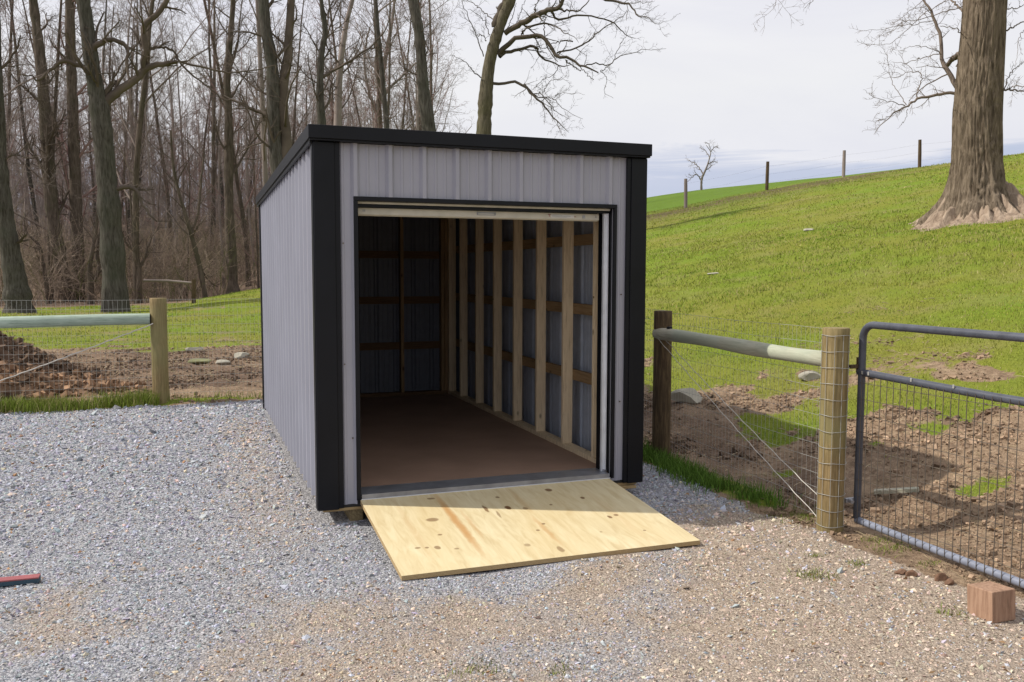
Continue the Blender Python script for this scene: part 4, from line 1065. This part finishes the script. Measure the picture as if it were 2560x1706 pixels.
hero('sapling', 'crooked thin sapling between the leftmost trunk and the two close brown trunks', 47, [(113, 696, 9), (104, 640, 8), (98, 600, 6), (90, 565, 5), (62, 535, 3), (55, 500, 2)],
     [], mat=mat_bark_b, seed=16, trunk_spec=[dict(k=10, n=6, lf=(.2, .4), sides=4, t0=.3, rf=(.3, .5))]+TW(4, 3, 3))
# small lone tree on the crest
C3 = lambda *a: [((1600+x/2.45)*DS, y/2.45*DS, w/2.45*DS) for x, y, w in a]
hero('lone_tree', 'small crooked bare tree standing alone on the hill skyline', 66, C3((376, 1215, 18), (376, 1170, 15), (378, 1100, 13), (398, 1050, 11), (414, 1010, 9), (428, 960, 7), (432, 930, 5), (405, 890, 3)),
     [C3((376, 1105, 8), (350, 1070, 6), (320, 1085, 4), (290, 1115, 2)), C3((385, 1065, 8), (365, 1030, 6), (330, 1000, 5), (295, 985, 3)), C3((415, 1005, 6), (450, 990, 4), (475, 1000, 2)),
      C3((432, 930, 5), (460, 900, 4), (480, 905, 2)), C3((425, 960, 5), (395, 920, 4), (370, 905, 2)), C3((398, 1045, 5), (425, 1030, 4), (440, 1010, 2)), C3((430, 925, 4), (425, 890, 3), (400, 870, 2))],
     spec=[dict(k=7, n=5, lf=(.3, .6), sides=3, w=.25, up=.02), dict(k=4, n=4, lf=(.4, .7), sides=3, w=.2)], seed=17, mat=mat_bark_haze, tmat=mat_bark_haze, jit=.6, rmin=.007)

# ------------------------------------------------------------------ the big tree on the hill
def big_oak():
    d = 22.; rg = np.random.default_rng(40)
    rows = [(1390, 2062, 200), (1300, 2062, 178), (1230, 2063, 158), (1150, 2062, 142), (1000, 2063, 124), (850, 2065, 121), (700, 2066, 119), (560, 2076, 116), (400, 2087, 113), (200, 2102, 108), (0, 2113, 106), (-300, 2125, 98), (-700, 2135, 80)]
    px = lambda x, y: ((1600+x/2.45)*DS, y/2.45*DS)
    P = np.array([at(*px(c, y), d) for y, c, h in rows]); R = np.array([h/2.45/F_PX*d for y, c, h in rows])
    gz0 = float(H0(P[0][0], P[0][1])); P[0][2] = min(P[0][2], gz0-.2)
    root = empty('big_tree', (P[0][0], P[0][1], gz0), 'massive furrowed trunk with pale spreading roots on the hill at right', 'tree')
    n, k = 150, 220
    Q, RR = resample(P[::1], R, k)
    th = np.arange(n)*2*math.pi/n
    T, K = np.meshgrid(th, np.arange(k)); Z = Q[:, 2][:, None]*np.ones_like(T)
    hh = np.clip(Z-gz0, 0, 99)
    a = T*11+1.2*vnoise(T*2, Z*1.3, 5); fur = np.abs(fbm(a*1.3+.5*np.sin(Z*3), Z*.85+.25*np.sin(T*5), 7, 3)-.5)*2
    lob = 1+np.exp(-hh/.38)*.36*(np.maximum(0, np.sin(T*3+.6))**1.5+.6*np.maximum(0, np.sin(T*5+2))**2)
    rad = RR[:, None]*lob*(1-.085*(1-sst(.0, .35, fur)))*(1+.03*(vnoise(T*2, Z*.8, 9)-.5))
    # burl and dead-branch scar on the near face
    V = np.stack([Q[:, 0][:, None]+rad*np.cos(T), Q[:, 1][:, None]+rad*np.sin(T), Z], -1).reshape(-1, 3)
    i = np.arange(n); j = (i+1) % n
    F = np.concatenate([np.stack([a_*n+i, a_*n+j, (a_+1)*n+j, (a_+1)*n+i], 1) for a_ in range(k-1)])
    m = MB(); m.add(V, F); m.build('trunk', mat_oak, root)
    # roots: lobed mound hugging the slope
    nr, na = 60, 220; rho = np.linspace(.35, 2.3, nr)[:, None]*np.ones((1, na)); A = (np.arange(na)*2*math.pi/na)[None]*np.ones((nr, 1))
    reach = .50+.34*np.abs(np.sin(A*2.5+.4))+.28*vnoise(A*3.2, A*0, 3)+.25*vnoise(A*9, A*0, 4)+.10*np.maximum(0, np.cos(A-2.6))
    u = np.clip(1-(rho-.35)/(reach), -.2, 1); x = P[0][0]+rho*np.cos(A); y = P[0][1]+rho*np.sin(A)
    hgt = .78*np.clip(u, 0, 1)**1.6*(.45+1.5*np.abs(fbm(A*5, rho*1.1, 33, 3)-.5)*2)+.09*(fbm(x*7, y*7, 35, 3)-.5)*sst(0, .2, u)
    z = H(x, y)+np.where(u > 0, hgt, -.06)
    I = np.arange(nr*na).reshape(nr, na); J = np.roll(I, -1, axis=1)
    F = np.stack([I[:-1], J[:-1], J[1:], I[1:]], -1).reshape(-1, 4)
    m = MB(); m.add(np.stack([x, y, z], -1).reshape(-1, 3), F); m.build('roots', mat_root, root)
    O = lambda *a: [((2160+x/5.87)*DS, y/5.87*DS, w/5.87*DS) for x, y, w in a]
    limbs = [O((1440, 1380, 75), (1370, 1290, 70), (1290, 1160, 62), (1200, 1000, 56), (1160, 940, 50), (1140, 800, 46), (1130, 620, 44), (1100, 450, 42), (1050, 340, 38), (980, 200, 32), (920, 80, 28), (880, 0, 25), (820, -150, 18)),
             O((1480, 740, 90), (1400, 800, 75), (1300, 880, 62), (1200, 980, 52)),
             O((1440, 1430, 50), (1340, 1390, 42), (1200, 1370, 40), (1080, 1390, 38), (950, 1420, 35), (820, 1440, 32), (720, 1500, 26), (620, 1560, 22), (480, 1640, 18), (360, 1730, 13), (240, 1830, 8), (150, 1960, 4)),
             O((780, 1460, 14), (790, 1350, 14), (820, 1250, 13), (845, 1170, 12), (820, 1080, 11), (740, 1030, 8), (600, 930, 6), (500, 800, 4)),
             O((770, 1060, 8), (610, 1065, 7), (520, 1130, 6), (300, 1140, 4), (140, 1120, 2)),
             O((620, 1540, 12), (540, 1410, 9), (440, 1260, 8), (380, 1100, 7), (350, 920, 5), (340, 760, 3)),
             O((600, 1550, 12), (450, 1500, 9), (250, 1460, 7), (100, 1390, 5), (0, 1330, 3)),
             O((420, 1680, 8), (300, 1750, 6), (150, 1780, 4), (30, 1780, 2)), O((640, 1600, 8), (620, 1720, 6), (560, 1820, 5), (480, 1900, 2)),
             O((1130, 800, 14), (1040, 810, 12), (860, 850, 10), (720, 890, 8), (600, 920, 6), (420, 910, 4)),
             O((1120, 790, 9), (1000, 720, 8), (820, 680, 7), (640, 700, 5), (540, 750, 3)),
             O((1010, 310, 10), (850, 330, 9), (700, 370, 8), (500, 385, 7), (300, 420, 5), (100, 440, 4), (0, 455, 2)),
             O((1500, 190, 30), (1400, 110, 26), (1290, 20, 22), (1180, -60, 18), (1000, -200, 12)),
             O((1500, 100, 14), (1400, 110, 12), (1200, 170, 11), (1000, 230, 10), (820, 290, 9), (600, 310, 7), (500, 370, 5), (380, 500, 3)),
             O((1200, 10, 10), (1000, 140, 9), (880, 210, 9), (740, 350, 8), (560, 500, 7), (420, 610, 6), (340, 655, 5), (180, 665, 4), (20, 650, 2)),
             O((880, 0, 8), (740, 110, 7), (600, 220, 6), (500, 310, 5), (400, 400, 3)),
             O((1470, 540, 12), (1400, 480, 12), (1370, 420, 11), (1240, 400, 9), (1120, 385, 7)),
             O((1340, 1240, 26), (1400, 1110, 22), (1370, 1000, 18), (1380, 900, 14)),
             O((1960, 1330, 30), (2080, 1320, 24), (2180, 1325, 20), (2350, 1345, 16), (2500, 1380, 11), (2700, 1360, 6)),
             O((2060, 1310, 14), (2110, 1160, 12), (2180, 1040, 11), (2260, 970, 9), (2360, 910, 7), (2500, 850, 4)),
             O((2130, 1310, 10), (2200, 1270, 10), (2350, 1270, 8), (2500, 1250, 5)),
             O((2030, 480, 24), (2120, 440, 20), (2220, 380, 17), (2350, 310, 14), (2500, 260, 9)),
             O((2030, 100, 14), (2130, 135, 12), (2240, 120, 11), (2350, 80, 8), (2460, 60, 5)),
             O((2360, 430, 8), (2280, 540, 7), (2250, 760, 5), (2230, 950, 3)),
             O((1500, -150, 40), (900, -500, 32), (200, -560, 26), (-500, -400, 20), (-1100, -250, 14), (-1260, -100, 10), (-1290, 40, 7), (-1330, 130, 3)),
             O((-900, -300, 9), (-780, -100, 8), (-760, 20, 6), (-820, 60, 5), (-900, 170, 2))]
    ml = MB(); par = []
    for lm in limbs:
        off = rg.uniform(-1.2, 1.2); nn = len(lm)
        PP = [at(a, b, d+off*(q/(nn-1))) for q, (a, b, w) in enumerate(lm)]; r_ = [width_r(w, d) for *_, w in lm]
        q, r2 = resample(PP, r_, 22); q[2:] += rg.normal(0, .012, (20, 3))
        ml.tubes(q[None], r2[None], 9); par.append((q[None], r2[None]))
    crown(rg, ml, ml, par, [dict(k=11, n=7, lf=(.12, .36), sides=4, t0=.15, ang=(30, 70), up=.0, w=.16, rf=(.2, .4), minl=.25), dict(k=5, n=5, lf=(.35, .6), sides=3, w=.15, up=.0), dict(k=3, n=4, lf=(.4, .7), sides=3, w=.12)], .0036)
    ml.build('crown', M_simple('oak_limb', (.17, .135, .11), .95, 0, .1, (1.5, .35)), root)
big_oak()

# ------------------------------------------------------------------ the wood: prototypes and copies
def proto(seed, h, r0, k1, mat, tmat, low=.22):
    rg = np.random.default_rng(seed)
    root = empty('wood_tree', (0, 0, 0))
    n = 16; ln = rg.uniform(-.05, .05, 2)
    P, R = grow(rg, np.zeros((1, 3))-[0, 0, .3], np.array([[ln[0], ln[1], 1.]]), np.array([h]), np.array([r0]), n, .03, .02, 0, .18)
    R[:, 0] *= 1.3
    m = MB(); m.tubes(P, R, 9); m.build('trunk', mat, root)
    ml = MB()
    crown(rg, ml, ml, [(P, R)], [dict(k=k1, n=8, lf=(.13, .3), sides=4, t0=low, ang=(28, 62), rf=(.22, .45), w=.11, up=.09),
                                 dict(k=7, n=6, lf=(.25, .55), sides=3, w=.14, up=.06, rf=(.35, .6)), dict(k=5, n=4, lf=(.35, .6), sides=3, w=.14, up=.04), dict(k=3, n=3, lf=(.45, .75), sides=3, w=.1, minl=.15)], .0065)
    ml.build('crown', tmat, root)
    return root
protos = [proto(60+i, h, r, k, ma, mt, lo) for i, (h, r, k, ma, mt, lo) in enumerate(((21, .16, 20, mat_bark_b, mat_twig_a, .18), (24, .145, 20, mat_bark_a, mat_twig_a, .25), (17, .10, 18, mat_bark_haze, mat_bark_haze, .12),
                                                                         (19, .13, 20, mat_bark_b, mat_twig_red, .15), (22, .15, 18, mat_bark_haze, mat_twig_a, .25), (11, .06, 16, mat_bark_b, mat_twig_red, .08)))]
def copy_tree(o):
    c = o.copy(); COL.objects.link(c)
    for ch in o.children:
        k = ch.copy(); COL.objects.link(k); k.parent = c
    return c
rw = random.Random(5)
spots = []
tries = 0
while len(spots) < 88 and tries < 5000:
    tries += 1
    az = rw.uniform(-.24, .262); dd = rw.uniform(43, 78)
    x = CAM[0]+dd*math.sin(az); y = CAM[1]+dd*math.cos(az)
    if any((x-a)**2+(y-b)**2 < 2.6 for a, b, _ in spots): continue
    spots.append((x, y, dd))
used = set()
kindlab = ['bare brown tree crowded among others in the wood behind the fence', 'tall bare grey tree crowded among others in the wood', 'thin pale bare tree crowded among others in the wood',
           'bare reddish twigged tree crowded among others in the wood', 'high branched pale grey tree crowded among others in the wood', 'short thin reddish bare tree crowded among taller ones in the wood']
for i, (x, y, dd) in enumerate(spots):
    k = rw.choice([0, 0, 1, 2, 2, 3, 3, 4, 5, 5])
    o = protos[k] if k not in used else copy_tree(protos[k]); used.add(k)
    o.location = (x, y, float(H(x, y))); o.rotation_euler = (rw.uniform(-.03, .03), rw.uniform(-.03, .03), rw.uniform(0, 6.28)); s_ = rw.uniform(.8, 1.2); o.scale = (s_, s_, s_*rw.uniform(.9, 1.1))
    tag(o, kindlab[k], 'tree', 'crowded bare trees of the wood, kind %s' % ['brown', 'tall grey', 'thin pale', 'reddish', 'high branched', 'short reddish'][k])
# far wood as a mass
rg = np.random.default_rng(77)
ml = MB()
B = 560; az = rg.uniform(-.30, .245, B); dd = rg.uniform(68, 130, B); x = CAM[0]+dd*np.sin(az); y = CAM[1]+dd*np.cos(az)
S = np.stack([x, y, H(x, y)-.2], 1); D = np.stack([rg.normal(0, .04, B), rg.normal(0, .04, B), np.ones(B)], 1)
P, R = grow(rg, S, D, rg.uniform(9, 17, B), rg.uniform(.05, .14, B), 9, .03, .02, 0, .15); ml.tubes(P, R, 5)
crown(rg, ml, ml, [(P, R)], [dict(k=15, n=5, lf=(.12, .28), sides=3, t0=.12, ang=(25, 60), rf=(.2, .4), w=.12, up=.09), dict(k=8, n=4, lf=(.3, .55), sides=3, w=.13, up=.05), dict(k=3, n=3, lf=(.4, .7), sides=3)], .011)
tag(ml.build('distant_wood', M_simple('haze_twigs', (.33, .285, .265), .95, 0, .1, (.1, .3))), kind='stuff')  # twig colour paled to stand in for haze
# undergrowth: thickets of thin stems along the wood edge and inside
ml = MB()
B = 12500; az = rg.uniform(-.30, .20, B); dd = 40+rg.random(B)**.8*60; x = CAM[0]+dd*np.sin(az); y = CAM[1]+dd*np.cos(az)
g, w, lit = zones(x, y); cl = fbm(x*.35, y*.35, 171)
kx = (lit > .5) & (cl+rg.normal(0, .1, B) > .44); x, y, dd = x[kx], y[kx], dd[kx]; B = len(x)
S = np.stack([x, y, H(x, y)-.05], 1); D = np.stack([rg.normal(0, .3, B), rg.normal(0, .3, B), np.ones(B)], 1)
P, R = grow(rg, S, D, rg.uniform(.8, 4.6, B), rg.uniform(.007, .02, B), 5, .16, .0, .1, .4)
cols = np.array([.31, .245, .195])*rg.uniform(.5, 1.5, (B, 1)); green = rg.random(B) < .1+.35*(dd < 44); cols[green] = np.array([.12, .13, .045])
ml.tubes(P, R, 3, cols)
sp = spawn(rg, P, R, 7, .2, (25, 70), (.25, .6), (.5, .8), .006); Q, RR = grow(rg, sp[0], sp[1], sp[2], sp[3], 4, .18, .02, 0, .5)
ml.tubes(Q, RR, 3, np.repeat(cols, 7, axis=0)*rg.uniform(.7, 1.4, (len(Q), 1)))
sp = spawn(rg, Q, RR, 2, .3, (25, 70), (.35, .7), (.6, .9), .005); Q2, R2 = grow(rg, sp[0], sp[1], sp[2], sp[3], 3, .18, .02, 0, .5)
ml.tubes(Q2, R2, 3, np.repeat(np.repeat(cols, 7, axis=0), 2, axis=0)*rg.uniform(.7, 1.4, (len(Q2), 1)))
tag(ml.build('undergrowth', mat_twigs), kind='stuff')

# ------------------------------------------------------------------ sky, sun
SUN_EL = math.radians(44.6); AZV = np.array([-.944, .329])
w = bpy.data.worlds.new('World'); sc.world = w; w.use_nodes = True
nt = w.node_tree; nt.nodes.clear(); t = NT(nt)
out = t.n('ShaderNodeOutputWorld'); bg = t.n('ShaderNodeBackground'); bg.inputs[1].default_value = .1; t.L(bg.outputs[0], out.inputs[0])
sky = t.n('ShaderNodeTexSky'); sky.sky_type = 'NISHITA'; sky.sun_disc = False; sky.sun_elevation = SUN_EL; sky.sun_rotation = math.atan2(AZV[0], AZV[1])
tc = t.n('ShaderNodeTexCoord'); sp = t.n('ShaderNodeSeparateXYZ'); t.L(tc.outputs['Generated'], sp.inputs[0])
el = sp.outputs[2]
mp = t.n('ShaderNodeMapping'); mp.inputs['Scale'].default_value = (1.2, 1.2, 5.); t.L(tc.outputs['Generated'], mp.inputs[0])
cn = t.noise(mp.outputs[0], 2.2, 6, .55, .6)
mp2 = t.n('ShaderNodeMapping'); mp2.inputs['Scale'].default_value = (1.6, 1.6, 16.); t.L(tc.outputs['Generated'], mp2.inputs[0])
cn2 = t.noise(mp2.outputs[0], 2.6, 6, .6, .4)
cloud = t.mix(t.ramp(cn, [(.3, 0.), (.7, 1.)]), (8.0, 8.0, 8.8), (8.9, 8.9, 9.25))
cloud = t.mix(t.ramp(el, [(.10, 0.), (.20, .65), (.27, .0)]), cloud, (9.2, 9.2, 9.2))
# low bank of blue-grey cloud near the skyline
band = t.math('ADD', el, t.math('MULTIPLY', t.math('SUBTRACT', cn2, .5), .085))
bank = t.mix(t.ramp(t.noise(mp2.outputs[0], 1.3, 4), [(.3, 0.), (.7, 1.)]), (5.3, 5.9, 7.5), (6.5, 6.8, 8.2))
cloud = t.mix(t.ramp(band, [(.110, .95), (.124, 0.)]), cloud, bank)
veil = t.ramp(cn, [(.2, .93), (.8, .98)])
t.L(t.mix(veil, sky.outputs[0], cloud), bg.inputs[0])
sun = bpy.data.lights.new('sun', 'SUN'); sun.energy = 4.5; sun.angle = math.radians(.6); sun.color = (1., .94, .84)
so = bpy.data.objects.new('sun', sun); COL.objects.link(so)
ldir = Vector((-AZV[0]*math.cos(SUN_EL), -AZV[1]*math.cos(SUN_EL), -math.sin(SUN_EL)))
so.rotation_euler = ldir.to_track_quat('-Z', 'Y').to_euler(); so.location = (-20, 8, 30)

# ------------------------------------------------------------------ camera
cam = bpy.data.cameras.new('camera'); cam.sensor_width = 36; cam.lens = 36*F_PX/2560; cam.clip_end = 2000; cam.clip_start = .05
co = bpy.data.objects.new('camera', cam); COL.objects.link(co)
from mathutils import Matrix
co.matrix_world = Matrix(((RT[0], UP[0], -_fw[0], CAM[0]), (RT[1], UP[1], -_fw[1], CAM[1]), (RT[2], UP[2], -_fw[2], CAM[2]), (0, 0, 0, 1)))
sc.camera = co
sc.view_settings.view_transform = 'Standard'; sc.view_settings.look = 'None'; sc.view_settings.exposure = 0; sc.view_settings.gamma = 1
sc.render.resolution_x = 1024; sc.render.resolution_y = 682
